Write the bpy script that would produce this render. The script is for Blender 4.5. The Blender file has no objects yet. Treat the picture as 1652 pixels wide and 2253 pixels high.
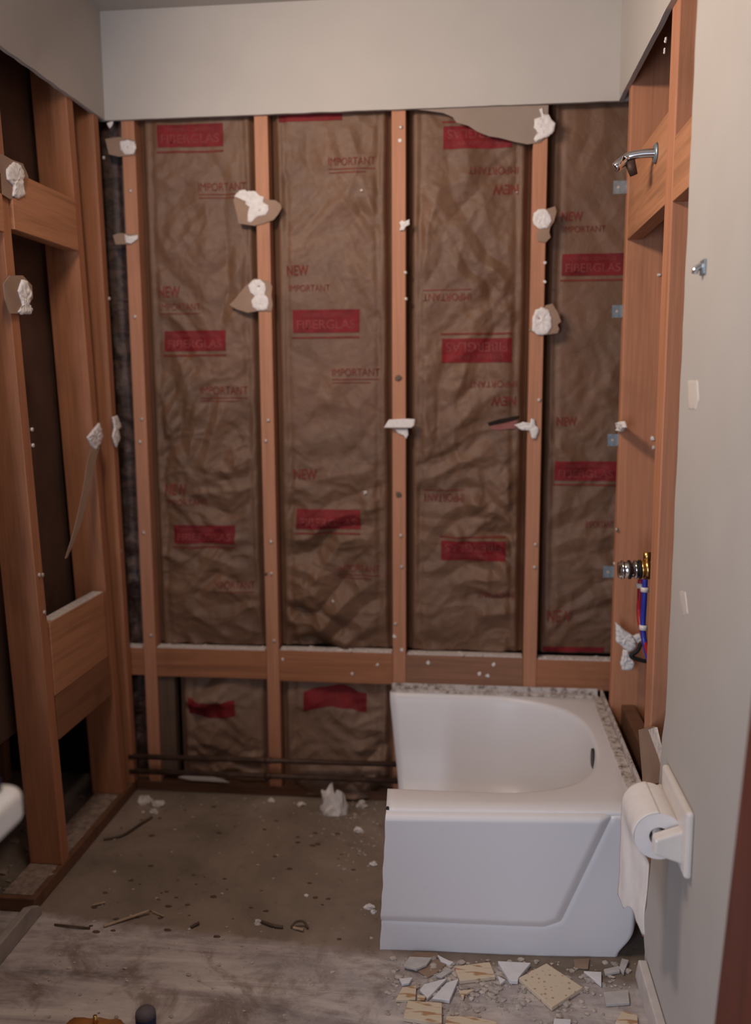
import bpy, bmesh, math, random
from mathutils import Vector, Matrix, noise
random.seed(7)
SC = bpy.context.scene
COL = SC.collection

# ------------------------------------------------------------------ camera
FPX, W, H = 1956.28, 1652, 2253
CAM = Vector((1.0971, -2.70, 1.3294))
YAW, PITCH, ROLL = 0.1081, 0.1420, -0.0051
_cy, _sy, _cp, _sp = math.cos(YAW), math.sin(YAW), math.cos(PITCH), math.sin(PITCH)
FW = Vector((-_sy*_cp, _cy*_cp, -_sp))
_r = Vector((_cy, _sy, 0)); _u = _r.cross(FW)
RT = math.cos(ROLL)*_r + math.sin(ROLL)*_u
UP = -math.sin(ROLL)*_r + math.cos(ROLL)*_u
cd = bpy.data.cameras.new('camera'); cam = bpy.data.objects.new('camera', cd); COL.objects.link(cam)
cam.matrix_world = Matrix(((RT.x, UP.x, -FW.x, CAM.x), (RT.y, UP.y, -FW.y, CAM.y), (RT.z, UP.z, -FW.z, CAM.z), (0, 0, 0, 1)))
cd.sensor_fit = 'VERTICAL'; cd.sensor_height = 36; cd.sensor_width = 36*W/H
cd.lens = 36*FPX/H; cd.clip_start = 0.05
cd.dof.use_dof = True; cd.dof.focus_distance = 1.97; cd.dof.aperture_fstop = 1.6
SC.camera = cam

# ------------------------------------------------------------------ world, lights, exposure
world = bpy.data.worlds.new('world'); SC.world = world; world.use_nodes = True
world.node_tree.nodes['Background'].inputs[0].default_value = (0.5, 0.42, 0.36, 1)
world.node_tree.nodes['Background'].inputs[1].default_value = 0.02
def area_light(name, loc, target, sx, sy, power, color):
    l = bpy.data.lights.new(name, 'AREA'); l.shape = 'RECTANGLE'; l.size = sx; l.size_y = sy
    l.energy = power; l.color = color
    o = bpy.data.objects.new(name, l); COL.objects.link(o); o.location = loc
    o.rotation_euler = (Vector(target)-Vector(loc)).to_track_quat('-Z', 'Y').to_euler()
    return o
# vanity lamp high on the left wall, and daylight from the doorway behind the camera
area_light('vanity_lamp', (0.35, -1.15, 2.20), (1.12, -0.80, 1.80), 0.60, 0.16, 17.5, (1.0, 0.83, 0.69))
area_light('doorway_daylight', (0.24, -3.60, 1.0), (1.2, -0.8, 0.35), 0.40, 1.5, 32, (0.74, 0.83, 1.0))
SC.view_settings.view_transform = 'Standard'; SC.view_settings.look = 'None'
SC.view_settings.exposure = -0.12; SC.view_settings.gamma = 1.0; SC.view_settings.use_curve_mapping = False

# ------------------------------------------------------------------ helpers
def P(px, py, **k):
    """point of the photograph on the world plane x=, y= or z= value"""
    d = FW*FPX + RT*(px-W/2) - UP*(py-H/2)
    ax, v = list(k.items())[0]; i = 'xyz'.index(ax)
    return CAM + d*((v-CAM[i])/d[i])
def sm(a, b, t):
    t = max(0.0, min(1.0, (t-a)/(b-a))); return t*t*(3-2*t)
def nz(x, y, z=0.0): return noise.noise(Vector((x, y, z)))

def node_mat(name):
    m = bpy.data.materials.new(name); m.use_nodes = True
    return m, m.node_tree, m.node_tree.nodes['Principled BSDF']
def tex_coord(nt, scale=(1, 1, 1)):
    tc = nt.nodes.new('ShaderNodeTexCoord'); mp = nt.nodes.new('ShaderNodeMapping')
    mp.inputs['Scale'].default_value = scale
    nt.links.new(tc.outputs['Object'], mp.inputs['Vector']); return mp.outputs['Vector']
def noise_node(nt, vec, scale, detail=4, rough=0.55, dist=0.0):
    n = nt.nodes.new('ShaderNodeTexNoise'); nt.links.new(vec, n.inputs['Vector'])
    n.inputs['Scale'].default_value = scale; n.inputs['Detail'].default_value = detail
    n.inputs['Roughness'].default_value = rough; n.inputs['Distortion'].default_value = dist
    return n.outputs['Fac']
def ramp(nt, fac, stops):
    r = nt.nodes.new('ShaderNodeValToRGB'); nt.links.new(fac, r.inputs['Fac'])
    cr = r.color_ramp
    while len(cr.elements) < len(stops): cr.elements.new(0.5)
    for e, (p, c) in zip(cr.elements, stops):
        e.position = p; e.color = (c[0], c[1], c[2], 1) if not isinstance(c, (int, float)) else (c, c, c, 1)
    return r.outputs['Color']
def mix(nt, fac, a, b, mode='MIX'):
    m = nt.nodes.new('ShaderNodeMix'); m.data_type = 'RGBA'; m.blend_type = mode
    for sock, v in ((m.inputs['Factor'], fac), (m.inputs['A'], a), (m.inputs['B'], b)):
        if hasattr(v, 'links'): nt.links.new(v, sock)
        elif isinstance(v, (int, float)): sock.default_value = v
        else: sock.default_value = (*v[:3], 1)
    return m.outputs['Result']
def bump(nt, bsdf, fac, strength, dist=0.002):
    b = nt.nodes.new('ShaderNodeBump'); nt.links.new(fac, b.inputs['Height'])
    b.inputs['Strength'].default_value = strength; b.inputs['Distance'].default_value = dist
    nt.links.new(b.outputs['Normal'], bsdf.inputs['Normal'])
def simple(name, c, rough=0.8, metal=0.0, var=0.12, scale=30, bmp=0.0, spec=0.3, coat=0.0):
    m, nt, b = node_mat(name); v = tex_coord(nt)
    f = noise_node(nt, v, scale)
    lo = [x*(1-var) for x in c]; hi = [min(1, x*(1+var)) for x in c]
    nt.links.new(ramp(nt, f, [(0.3, lo), (0.7, hi)]), b.inputs['Base Color'])
    b.inputs['Roughness'].default_value = rough; b.inputs['Metallic'].default_value = metal
    b.inputs['Specular IOR Level'].default_value = spec; b.inputs['Coat Weight'].default_value = coat
    if bmp: bump(nt, b, f, bmp)
    return m
def wood(name, axis, c, dark=0.62, stain=0.35):
    m, nt, b = node_mat(name)
    s = [38, 38, 38]; s['xyz'.index(axis)] = 1.6
    f1 = noise_node(nt, tex_coord(nt, s), 1.0, 5, 0.6, 0.6)
    s2 = [150, 150, 150]; s2['xyz'.index(axis)] = 5
    f2 = noise_node(nt, tex_coord(nt, s2), 1.0, 3)
    f3 = noise_node(nt, tex_coord(nt), 5.0, 4)
    base = ramp(nt, f1, [(0.30, [x*dark for x in c]), (0.5, c), (0.72, [min(1, x*1.16) for x in c])])
    base = mix(nt, 0.35, base, ramp(nt, f2, [(0.35, [x*0.7 for x in c]), (0.65, [min(1, x*1.12) for x in c])]))
    st = ramp(nt, f3, [(0.56, 0.0), (0.78, stain)])
    base = mix(nt, st, base, [x*0.45 for x in c])
    nt.links.new(base, b.inputs['Base Color']); b.inputs['Roughness'].default_value = 0.62
    b.inputs['Specular IOR Level'].default_value = 0.35
    bump(nt, b, f2, 0.25, 0.001)
    return m

FIR = (0.47, 0.212, 0.108)
M = {}
M['wood_z'] = wood('stud_wood', 'z', (0.47, 0.212, 0.120), 0.8, 0.22)
M['wood_x'] = wood('blocking_wood_along', 'x', (0.36, 0.145, 0.07), stain=0.6)
M['wood_y'] = wood('blocking_wood_deep', 'y', FIR, stain=0.5)
M['wood_red'] = wood('red_stud_wood', 'z', (0.40, 0.165, 0.082), 0.7)
M['wood_right_lit'] = wood('lit_stud_wood', 'z', (0.50, 0.215, 0.115), 0.75)  # same stud wood, lightened to stand for stronger light on the right wall
M['wood_old'] = wood('old_grey_wood', 'z', (0.13, 0.085, 0.058), stain=0.7)
M['wood_sill'] = wood('sill_wood', 'x', (0.17, 0.080, 0.044), stain=0.8)
M['wood_stain'] = wood('stained_blocking_wood', 'x', (0.27, 0.13, 0.075), stain=0.9)
M['wood_door'] = wood('red_brown_board_wood', 'z', (0.14, 0.034, 0.018), stain=0.3)
M['paint'] = simple('white_wall_paint', (0.48, 0.445, 0.415), 0.75, var=0.03, scale=6, bmp=0.0)
M['ceiling'] = simple('ceiling_paint', (0.44, 0.41, 0.38), 0.85, var=0.03, scale=6)
M['gypsum'] = simple('gypsum_edge', (0.62, 0.56, 0.52), 0.95, var=0.25, scale=60, bmp=0.5)
M['plaster'] = simple('white_plaster', (0.76, 0.71, 0.69), 0.95, var=0.10, scale=90, bmp=0.6)
M['dust'] = simple('plaster_dust', (0.60, 0.53, 0.49), 1.0, var=0.25, scale=120, bmp=0.4)
M['backpaper'] = simple('drywall_back_paper', (0.31, 0.205, 0.148), 0.9, var=0.10, scale=14, bmp=0.1)
M['facepaper'] = simple('torn_grey_paper', (0.29, 0.225, 0.185), 0.9, var=0.06, scale=10)
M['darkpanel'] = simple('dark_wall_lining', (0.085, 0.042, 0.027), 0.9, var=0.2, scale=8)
M['void'] = simple('cavity_shade', (0.02, 0.013, 0.010), 1.0, var=0.3, scale=12)  # near-black colour stands for the shade in unlit cavities and the tear
M['ink'] = simple('red_print', (0.175, 0.010, 0.013), 0.7, var=0.3, scale=16)
M['ink_light'] = simple('pale_red_print', (0.215, 0.042, 0.038), 0.75, var=0.2, scale=40)
M['pink'] = simple('pink_fibre', (0.26, 0.10, 0.09), 1.0, var=0.2, scale=50)
M['ink_thin'] = simple('thin_red_print', (0.17, 0.030, 0.020), 0.8, var=0.25, scale=30)
M['chrome'] = simple('chrome', (0.72, 0.72, 0.74), 0.12, metal=1.0, var=0.05)
M['galv'] = simple('galvanised_steel', (0.30, 0.37, 0.41), 0.38, metal=0.7, var=0.25, scale=90)
M['nail'] = simple('nail_steel', (0.55, 0.47, 0.42), 0.4, metal=0.4, var=0.2)
M['brass'] = simple('brass', (0.72, 0.45, 0.16), 0.28, metal=1.0, var=0.1)
M['iron'] = simple('dark_iron_pipe', (0.085, 0.05, 0.038), 0.55, metal=0.3, var=0.4, scale=25, bmp=0.2)
M['pex_red'] = simple('red_plastic_pipe', (0.36, 0.02, 0.03), 0.35, var=0.1)
M['pex_blue'] = simple('blue_plastic_pipe', (0.03, 0.04, 0.34), 0.35, var=0.1)
M['black'] = simple('black_rubber', (0.012, 0.011, 0.012), 0.6, var=0.2)
M['hole'] = simple('dark_drain', (0.03, 0.026, 0.028), 0.5, var=0.2)
M['ceramic'] = simple('cream_ceramic', (0.74, 0.68, 0.63), 0.22, var=0.03, spec=0.5)
M['tissue'] = simple('toilet_tissue', (0.80, 0.75, 0.73), 1.0, var=0.03, scale=60, bmp=0.2)
M['tile_white'] = simple('white_tile_glaze', (0.68, 0.65, 0.66), 0.35, var=0.08, scale=30)
M['tile_grey'] = simple('dusty_tile_glaze', (0.47, 0.43, 0.41), 0.6, var=0.12, scale=30)
M['paper_brown'] = simple('brown_paper', (0.27, 0.18, 0.13), 0.95, var=0.15, scale=20)
M['sillgrit'] = simple('brown_grit', (0.26, 0.19, 0.15), 1.0, var=0.35, scale=60)
M['grit'] = simple('floor_grit', (0.42, 0.36, 0.32), 1.0, var=0.4, scale=40)
M['navy'] = simple('navy_rubber', (0.010, 0.014, 0.045), 0.45, var=0.2)
M['grey_cap'] = simple('dusty_grey_cap', (0.12, 0.10, 0.115), 0.6, var=0.2)
M['leather'] = simple('amber_leather', (0.33, 0.13, 0.04), 0.35, var=0.4, scale=14, bmp=0.4, spec=0.5)
M['baseboard'] = simple('dusty_grey_vinyl', (0.33, 0.28, 0.25), 0.8, var=0.15, scale=18)
M['basewhite'] = simple('dusty_white_baseboard', (0.55, 0.49, 0.46), 0.8, var=0.12, scale=18)
M['counter'] = simple('white_counter', (0.80, 0.76, 0.72), 0.25, var=0.03, spec=0.5)
M['splinter'] = simple('pale_splinter', (0.42, 0.30, 0.21), 0.8, var=0.2)
M['bark'] = simple('brown_strip', (0.10, 0.065, 0.045), 0.8, var=0.3)

def mat_enamel():
    m, nt, b = node_mat('bathtub_enamel'); v = tex_coord(nt)
    f = noise_node(nt, v, 9, 6, 0.7)
    g = noise_node(nt, v, 70, 3)
    c = mix(nt, ramp(nt, f, [(0.60, 0.0), (0.80, 0.25)]), (0.78, 0.755, 0.77), (0.60, 0.53, 0.49))
    c = mix(nt, ramp(nt, g, [(0.70, 0.0), (0.80, 0.18)]), c, (0.42, 0.37, 0.34))
    nt.links.new(c, b.inputs['Base Color'])
    nt.links.new(ramp(nt, f, [(0.3, 0.30), (0.8, 0.5)]), b.inputs['Roughness'])
    b.inputs['Specular IOR Level'].default_value = 0.5
    return m
M['enamel'] = mat_enamel()
def mat_flange():
    m, nt, b = node_mat('dirty_flange'); v = tex_coord(nt)
    f = noise_node(nt, v, 45, 6, 0.7)
    nt.links.new(ramp(nt, f, [(0.33, (0.07, 0.05, 0.04)), (0.43, (0.36, 0.29, 0.25)), (0.54, (0.58, 0.52, 0.49))]), b.inputs['Base Color'])
    b.inputs['Roughness'].default_value = 0.85; bump(nt, b, f, 0.6)
    return m
M['flange'] = mat_flange()
def mat_kraft(name, c, grime):
    m, nt, b = node_mat(name); v = tex_coord(nt)
    f = noise_node(nt, v, 4, 5, 0.6, 0.4)
    g = noise_node(nt, v, 85, 4)
    col = ramp(nt, f, [(0.3, [x*0.80 for x in c]), (0.7, [x*1.15 for x in c])])
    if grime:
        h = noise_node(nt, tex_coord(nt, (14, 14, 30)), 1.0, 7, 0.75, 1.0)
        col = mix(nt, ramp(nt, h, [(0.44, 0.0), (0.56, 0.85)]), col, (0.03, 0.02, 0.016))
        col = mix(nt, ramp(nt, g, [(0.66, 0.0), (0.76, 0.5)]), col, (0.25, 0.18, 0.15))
    nt.links.new(col, b.inputs['Base Color']); b.inputs['Roughness'].default_value = 0.55
    b.inputs['Specular IOR Level'].default_value = 0.5
    bump(nt, b, noise_node(nt, v, 34, 6, 0.7, 0.8), 0.55, 0.004)
    return m
M['kraft'] = mat_kraft('kraft_paper', (0.158, 0.079, 0.043), False)
M['kraft_sheen'] = mat_kraft('sheen_kraft_bag', (0.215, 0.125, 0.082), False)  # paler than the other kraft, the bags' sheen put into the colour
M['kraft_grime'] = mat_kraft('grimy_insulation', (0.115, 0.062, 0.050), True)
def mat_floor():
    m, nt, b = node_mat('dusty_concrete'); v = tex_coord(nt)
    f1 = noise_node(nt, v, 3.2, 6, 0.62, 0.5); f2 = noise_node(nt, v, 26, 6, 0.7); f3 = noise_node(nt, v, 120, 3)
    conc = ramp(nt, f1, [(0.25, (0.11, 0.080, 0.056)), (0.44, (0.20, 0.152, 0.115)), (0.58, (0.26, 0.192, 0.152)), (0.8, (0.36, 0.29, 0.245))])
    conc = mix(nt, ramp(nt, f2, [(0.56, 0.0), (0.74, 0.5)]), conc, (0.075, 0.052, 0.036))
    conc = mix(nt, ramp(nt, f3, [(0.66, 0.0), (0.8, 0.35)]), conc, (0.36, 0.29, 0.24))
    # dusty vinyl in front of the old tub place
    s1 = noise_node(nt, tex_coord(nt, (2.2, 13, 1)), 1.0, 6, 0.68, 0.5)
    s2 = noise_node(nt, v, 14, 8, 0.75)
    dustc = ramp(nt, s1, [(0.33, (0.20, 0.165, 0.165)), (0.5, (0.40, 0.34, 0.33)), (0.66, (0.62, 0.55, 0.51))])
    dustc = mix(nt, ramp(nt, s2, [(0.46, 0.0), (0.66, 0.75)]), dustc, (0.52, 0.46, 0.42))
    dustc = mix(nt, ramp(nt, noise_node(nt, v, 6, 7, 0.72, 0.6), [(0.50, 0.0), (0.64, 0.75)]), dustc, (0.17, 0.115, 0.085))
    sep = nt.nodes.new('ShaderNodeSeparateXYZ'); nt.links.new(v, sep.inputs[0])
    a = nt.nodes.new('ShaderNodeMath'); a.operation = 'MULTIPLY_ADD'; nt.links.new(sep.outputs['X'], a.inputs[0])
    a.inputs[1].default_value = 0.088; nt.links.new(sep.outputs['Y'], a.inputs[2])
    a2 = nt.nodes.new('ShaderNodeMath'); a2.operation = 'MULTIPLY_ADD'; nt.links.new(f2, a2.inputs[0])
    a2.inputs[1].default_value = 0.05; nt.links.new(a.outputs[0], a2.inputs[2])
    mr = nt.nodes.new('ShaderNodeMapRange'); nt.links.new(a2.outputs[0], mr.inputs['Value'])
    mr.inputs['From Min'].default_value = -0.665; mr.inputs['From Max'].default_value = -0.70
    col = mix(nt, mr.outputs['Result'], conc, dustc)
    nt.links.new(col, b.inputs['Base Color']); b.inputs['Roughness'].default_value = 0.85
    bump(nt, b, f2, 0.5, 0.003)
    return m
M['floor'] = mat_floor()
def mat_tileback(name, dots):
    m, nt, b = node_mat(name)
    tc = nt.nodes.new('ShaderNodeTexCoord')
    c = (0.62, 0.50, 0.37)
    if dots:
        vo = nt.nodes.new('ShaderNodeTexVoronoi'); vo.inputs['Scale'].default_value = 75
        vo.inputs['Randomness'].default_value = 0.5
        nt.links.new(tc.outputs['Object'], vo.inputs['Vector'])
        col = ramp(nt, vo.outputs['Distance'], [(0.16, (0.36, 0.25, 0.15)), (0.30, c)])
    else:
        f = noise_node(nt, tex_coord(nt, (16, 75, 1)), 1.0, 2, 0.5, 0.2)
        col = ramp(nt, f, [(0.52, c), (0.60, (0.40, 0.22, 0.11))])
    nt.links.new(col, b.inputs['Base Color']); b.inputs['Roughness'].default_value = 0.8
    return m
M['tile_ridge'] = mat_tileback('beige_tile_back_ridged', False)
M['tile_dots'] = mat_tileback('beige_tile_back_pitted', True)

class MB:
    def __init__(s): s.v = []; s.f = []; s.m = []; s.mi = 0
    def add(s, vs, fs):
        o = len(s.v); s.v += [Vector(v) for v in vs]; s.f += [tuple(i+o for i in f) for f in fs]; s.m += [s.mi]*len(fs)
    def hexa(s, c):   # 8 corners: bottom ring then top ring
        s.add(c, [(3, 2, 1, 0), (4, 5, 6, 7), (0, 1, 5, 4), (1, 2, 6, 5), (2, 3, 7, 6), (3, 0, 4, 7)])
    def box(s, x0, x1, y0, y1, z0, z1):
        s.hexa([(x0, y0, z0), (x1, y0, z0), (x1, y1, z0), (x0, y1, z0), (x0, y0, z1), (x1, y0, z1), (x1, y1, z1), (x0, y1, z1)])
    def prism(s, pts, off):
        n = len(pts); off = Vector(off); pts = [Vector(p) for p in pts]
        s.add(pts+[p+off for p in pts], [tuple(range(n)), tuple(range(2*n-1, n-1, -1))]+[(i, i+n, (i+1) % n+n, (i+1) % n) for i in range(n)])
    def tube(s, path, r, n=12, cap=True):
        path = [Vector(p) for p in path]; rs = r if isinstance(r, (list, tuple)) else [r]*len(path)
        up = None; rings = []
        for i, p in enumerate(path):
            t = (path[min(i+1, len(path)-1)]-path[max(i-1, 0)]).normalized()
            if up is None: up = t.orthogonal().normalized()
            up = (up-t*up.dot(t)).normalized(); w = t.cross(up)
            rings.append([p+(up*math.cos(2*math.pi*k/n)+w*math.sin(2*math.pi*k/n))*rs[i] for k in range(n)])
        vs = [v for r_ in rings for v in r_]; fs = []
        for i in range(len(path)-1):
            for k in range(n): fs.append((i*n+k, i*n+(k+1) % n, (i+1)*n+(k+1) % n, (i+1)*n+k))
        if cap: fs += [tuple(range(n-1, -1, -1)), tuple(range((len(path)-1)*n, len(path)*n))]
        s.add(vs, fs)
    def grid(s, nu, nv, fn):
        vs = [fn(i/nu, j/nv) for j in range(nv+1) for i in range(nu+1)]
        s.add(vs, [(j*(nu+1)+i, j*(nu+1)+i+1, (j+1)*(nu+1)+i+1, (j+1)*(nu+1)+i) for j in range(nv) for i in range(nu)])
    def dome(s, outline, nrm, h, seed=0, rough=0.35, pits=()):
        """a lump of plaster: outline (world points in a plane) raised along nrm"""
        pts = [Vector(p) for p in outline]; nrm = Vector(nrm).normalized()
        res = []
        for i in range(len(pts)):
            a, b = pts[i], pts[(i+1) % len(pts)]
            k = max(2, int((b-a).length/0.004))
            for j in range(k): res.append(a.lerp(b, j/k))
        c = sum(res, Vector())/len(res); n = len(res); vs = []; fs = []
        for i in range(n):
            d = (res[i]-c); res[i] = res[i]+d.normalized()*0.0022*nz(*(res[i]*160).xy, seed+res[i].z*160)
        ring = [(1.0, -0.001), (0.97, 0.6), (0.86, 0.9), (0.72, 1.0), (0.56, 0.95), (0.40, 1.0), (0.25, 1.0), (0.12, 1.0)]
        for t, hh in ring:
            for p in res:
                q = c.lerp(p, t)
                e = nz(q.x*150+seed, q.y*150, q.z*150)
                z = h*hh*(1+rough*2*e)
                for (pc, pr) in pits:
                    z -= h*1.1*(1-sm(0.3, 1.0, (q-pc).length/pr))
                vs.append(q+nrm*max(z, -0.001))
        vs.append(c+nrm*h)
        for r in range(len(ring)-1):
            for i in range(n): fs.append((r*n+i, r*n+(i+1) % n, (r+1)*n+(i+1) % n, (r+1)*n+i))
        L = (len(ring)-1)*n
        fs += [(L+i, L+(i+1) % n, len(vs)-1) for i in range(n)]
        fs.append(tuple(range(n-1, -1, -1)))
        s.add(vs, fs)
    def rock(s, c, rx, ry, rz, seed, jag=0.45, sub=2):
        bm = bmesh.new(); bmesh.ops.create_icosphere(bm, subdivisions=sub, radius=1)
        for v in bm.verts:
            k = 1+jag*nz(v.co.x*1.3+seed*3.1, v.co.y*1.3, v.co.z*1.3)+0.15*nz(v.co.x*4+seed, v.co.y*4, v.co.z*4)
            v.co = Vector((v.co.x*rx*k, v.co.y*ry*k, max(-0.55, v.co.z)*rz*k))+Vector(c)
        bm.verts.index_update()
        s.add([v.co.copy() for v in bm.verts], [tuple(v.index for v in f.verts) for f in bm.faces]); bm.free()
    def build(s, name, mat, parent=None, smooth=False, bevel=0.0, segs=2):
        me = bpy.data.meshes.new(name)
        off = WPOS.get(parent.name, Vector()) if parent is not None else Vector()
        base = off
        me.from_pydata([v-base for v in s.v], [], s.f)
        mats = mat if isinstance(mat, list) else [mat]
        for mm in mats: me.materials.append(mm)
        for p, i in zip(me.polygons, s.m): p.material_index = i; p.use_smooth = smooth
        bm = bmesh.new(); bm.from_mesh(me); bmesh.ops.recalc_face_normals(bm, faces=bm.faces); bm.to_mesh(me); bm.free()
        o = bpy.data.objects.new(name, me); COL.objects.link(o)
        if parent is not None: o.parent = parent
        WPOS[o.name] = base
        if bevel:
            b = o.modifiers.new('bevel', 'BEVEL'); b.width = bevel; b.segments = segs; b.limit_method = 'ANGLE'; b.angle_limit = math.radians(40)
        return o
WPOS = {}
def tag(o, label, cat, group=None):
    o['label'] = label; o['category'] = cat
    if group: o['group'] = group
    return o
def thing(name, label, cat, loc, group=None):
    o = bpy.data.objects.new(name, None); COL.objects.link(o); o.location = loc; o.empty_display_size = 0.05
    WPOS[o.name] = Vector(loc); return tag(o, label, cat, group)
def struct(name, mb, mat, **k):
    o = mb.build(name, mat, **k); o['kind'] = 'structure'; return o
def mbox(*a): m = MB(); m.box(*a); return m
def smooth_path(pts, n=8):
    pts = [Vector(p) for p in pts]; out = []
    for i in range(len(pts)-1):
        p0, p1, p2, p3 = pts[max(i-1, 0)], pts[i], pts[i+1], pts[min(i+2, len(pts)-1)]
        for j in range(n):
            t = j/n
            out.append(0.5*((2*p1)+(p2-p0)*t+(2*p0-5*p1+4*p2-p3)*t*t+(3*p1-p0-3*p2+p3)*t**3))
    return out+[pts[-1]]

# ------------------------------------------------------------------ the setting
RX = 1.510          # face of the right-hand studs
ZO, ZC = 2.114, 2.418
DW = 0.013
struct('floor', mbox(-1.2, 2.2, -3.9, 0.35, -0.06, 0.0), M['floor'])
struct('ceiling', mbox(-1.2, 2.2, -3.9, 0.35, ZC, ZC+0.05), M['ceiling'])
def ragged_edge(p0, p1, n, amp, axis, seed):
    p0, p1 = Vector(p0), Vector(p1); out = []
    for i in range(n+1):
        q = p0.lerp(p1, i/n); q[axis] += amp*nz(i*0.45+seed, seed*1.7)
        out.append(q)
    return out
mb = MB(); mb.prism([(-0.02, -DW, ZC), (RX+0.02, -DW, ZC)]+ragged_edge((RX+0.02, -DW, ZO), (-0.02, -DW, ZO), 60, 0.0015, 2, 3), (0, DW, 0))
struct('wall_back', mb, M['paint'])
mb = MB(); mb.prism([(0, 0, ZC), (0, -0.90, ZC)]+ragged_edge((0, -0.90, ZO), (0, 0.0, ZO), 50, 0.0025, 2, 9), (-DW, 0, 0))
struct('wall_left', mb, M['paint'])
struct('wall_left.001', mbox(-0.03, 0.0, -3.75, -0.90, 0, ZC), M['paint'])
# right wall: upper band and the full-height part nearer the door, one sheet with a cut edge
RW = RX-DW
edge = [(RW, -0.915, ZO-0.0)]+ragged_edge((RW, -0.915, ZO-0.03), (RW, -0.905, 0.66), 46, 0.006, 1, 5)
edge += ragged_edge((RW, -0.885, 0.60), (RW, -0.80, 0.17), 14, 0.008, 1, 8)+[(RW, -0.765, 0.11), (RW, -0.80, 0.06), (RW, -0.80, 0.0)]
mb = MB(); mb.prism([(RW, 0, ZC)]+ragged_edge((RW, 0, ZO), (RW, -0.90, ZO), 40, 0.0025, 2, 12)+edge+[(RW, -3.75, 0), (RW, -3.75, ZC)], (DW, 0, 0))
struct('wall_right', mb, M['paint'])
struct('wall_back.001', mbox(-0.8, 2.1, 0.100, 0.115, 0, ZC), M['void'])
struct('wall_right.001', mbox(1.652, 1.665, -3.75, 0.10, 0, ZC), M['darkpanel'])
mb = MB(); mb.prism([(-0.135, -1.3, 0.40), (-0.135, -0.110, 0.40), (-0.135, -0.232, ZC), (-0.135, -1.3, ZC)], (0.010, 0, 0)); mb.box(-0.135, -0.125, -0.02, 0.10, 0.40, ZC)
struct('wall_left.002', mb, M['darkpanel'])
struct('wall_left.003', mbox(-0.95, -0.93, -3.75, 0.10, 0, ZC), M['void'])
mb = MB(); mb.box(-0.95, 0.02, -3.77, -3.75, 0, ZC); mb.box(0.80, 2.1, -3.77, -3.75, 0, ZC); mb.box(0.02, 0.80, -3.77, -3.75, 2.08, ZC)
struct('wall_rear', mb, M['paint'])

# ------------------------------------------------------------------ studs
def nails(parent, pts, r=0.0054, nrm=(0, -1, 0), mat=None):
    nrm = Vector(nrm)
    for p in pts:
        m = MB(); m.tube([p-nrm*0.002, p+nrm*0.003, p+nrm*0.0042], [r, r, r*0.6], 10); m.build('nail', mat or M['nail'], parent, smooth=True)
def spots(parent, name, pts, r, h, mat, nrm=(0, -1, 0)):
    for i, p in enumerate(pts):
        nrm = Vector(nrm); a = nrm.orthogonal().normalized(); b = nrm.cross(a)
        m = MB(); m.dome([p+(a*math.cos(t*0.785)*random.uniform(.7, 1.2)+b*math.sin(t*0.785)*random.uniform(.7, 1.2))*r for t in range(8)], nrm, h, i)
        m.build(name, mat, parent, smooth=True)
SX = [0.0441+0.4064*k for k in range(4)]; SW = 0.0405
stud_lab = ['straight pine stud on the back wall, leftmost, beside the dark dirty corner',
            'pine stud on the back wall with two large brown paper scraps nailed to it',
            'knotty pine stud in the middle of the back wall with a white shelf-like ledge',
            'pine stud on the back wall rising behind the bathtub with white plaster rings on it']
STUD = []
for k in range(4):
    x = SX[k]; zb = 0.03
    o = mbox(x, x+SW, 0.0, 0.089, zb, ZC-0.002).build('wall_stud', M['wood_z'], bevel=0.0015)
    tag(o, stud_lab[k], 'stud', 'back wall studs'); STUD.append(o)
nl = [[(297, 697), (312, 922), (308, 972), (316, 1172), (332, 1398), (287, 420)],
      [(590, 925), (585, 970), (596, 1192), (597, 1262), (603, 1410)],
      [(882, 280), (892, 600), (893, 658), (882, 1178), (884, 1247), (870, 1372)],
      [(1178, 1198), (1176, 1248), (1186, 880)]]
for k in range(4): nails(STUD[k], [P(a, b, y=0) for a, b in nl[k]])
spots(STUD[2], 'knot', [P(877, 1088, y=0), P(877, 832, y=0)], 0.0115, 0.003, M['wood_old'])
spots(STUD[2], 'plaster_speck', [P(880, 310, y=0), P(868, 1400, y=0), P(884, 1430, y=0)], 0.006, 0.002, M['plaster'])
spots(STUD[3], 'plaster_speck', [P(1198, 620, y=0), P(1199, 578, y=0)], 0.005, 0.002, M['plaster'])
spots(STUD[1], 'knot', [P(584, 1263, y=0)], 0.007, 0.002, M['wood_old'])

# left wall studs (they lean a little)
def lean_stud(name, x0, x1, yb, yt, w, z0, z1, mat, xt=0.0):
    m = MB(); m.hexa([(x0, yb, z0), (x1, yb, z0), (x1, yb+w, z0), (x0, yb+w, z0), (x0+xt, yt, z1), (x1+xt, yt, z1), (x1+xt, yt+w, z1), (x0+xt, yt+w, z1)])
    return m.build(name, mat, bevel=0.0015)
sa = lean_stud('wall_stud', -0.092, 0.0, -0.542, -0.668, 0.040, 0.038, ZC-0.002, M['wood_red'], -0.015)
tag(sa, 'thick dark orange stud of the left wall, nearest to the camera', 'stud', 'left wall studs')
sb = lean_stud('wall_stud', -0.100, -0.002, -0.118, -0.262, 0.040, 0.038, ZC-0.002, M['wood_red'], -0.012)
tag(sb, 'orange stud of the left wall with a long paper strip hanging from it', 'stud', 'left wall studs')
sc_ = lean_stud('wall_stud', -0.10, 0.006, -0.036, -0.088, 0.034, 0.038, ZC-0.002, M['wood_red'], -0.014)
tag(sc_, 'narrow orange corner stud where the left wall meets the back wall', 'stud', 'left wall studs')
nails(sa, [P(a, b, x=-0.004) for a, b in [(70, 945), (72, 980), (86, 1265), (93, 1265), (97, 1347)]], nrm=(1, 0, 0))
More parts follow.
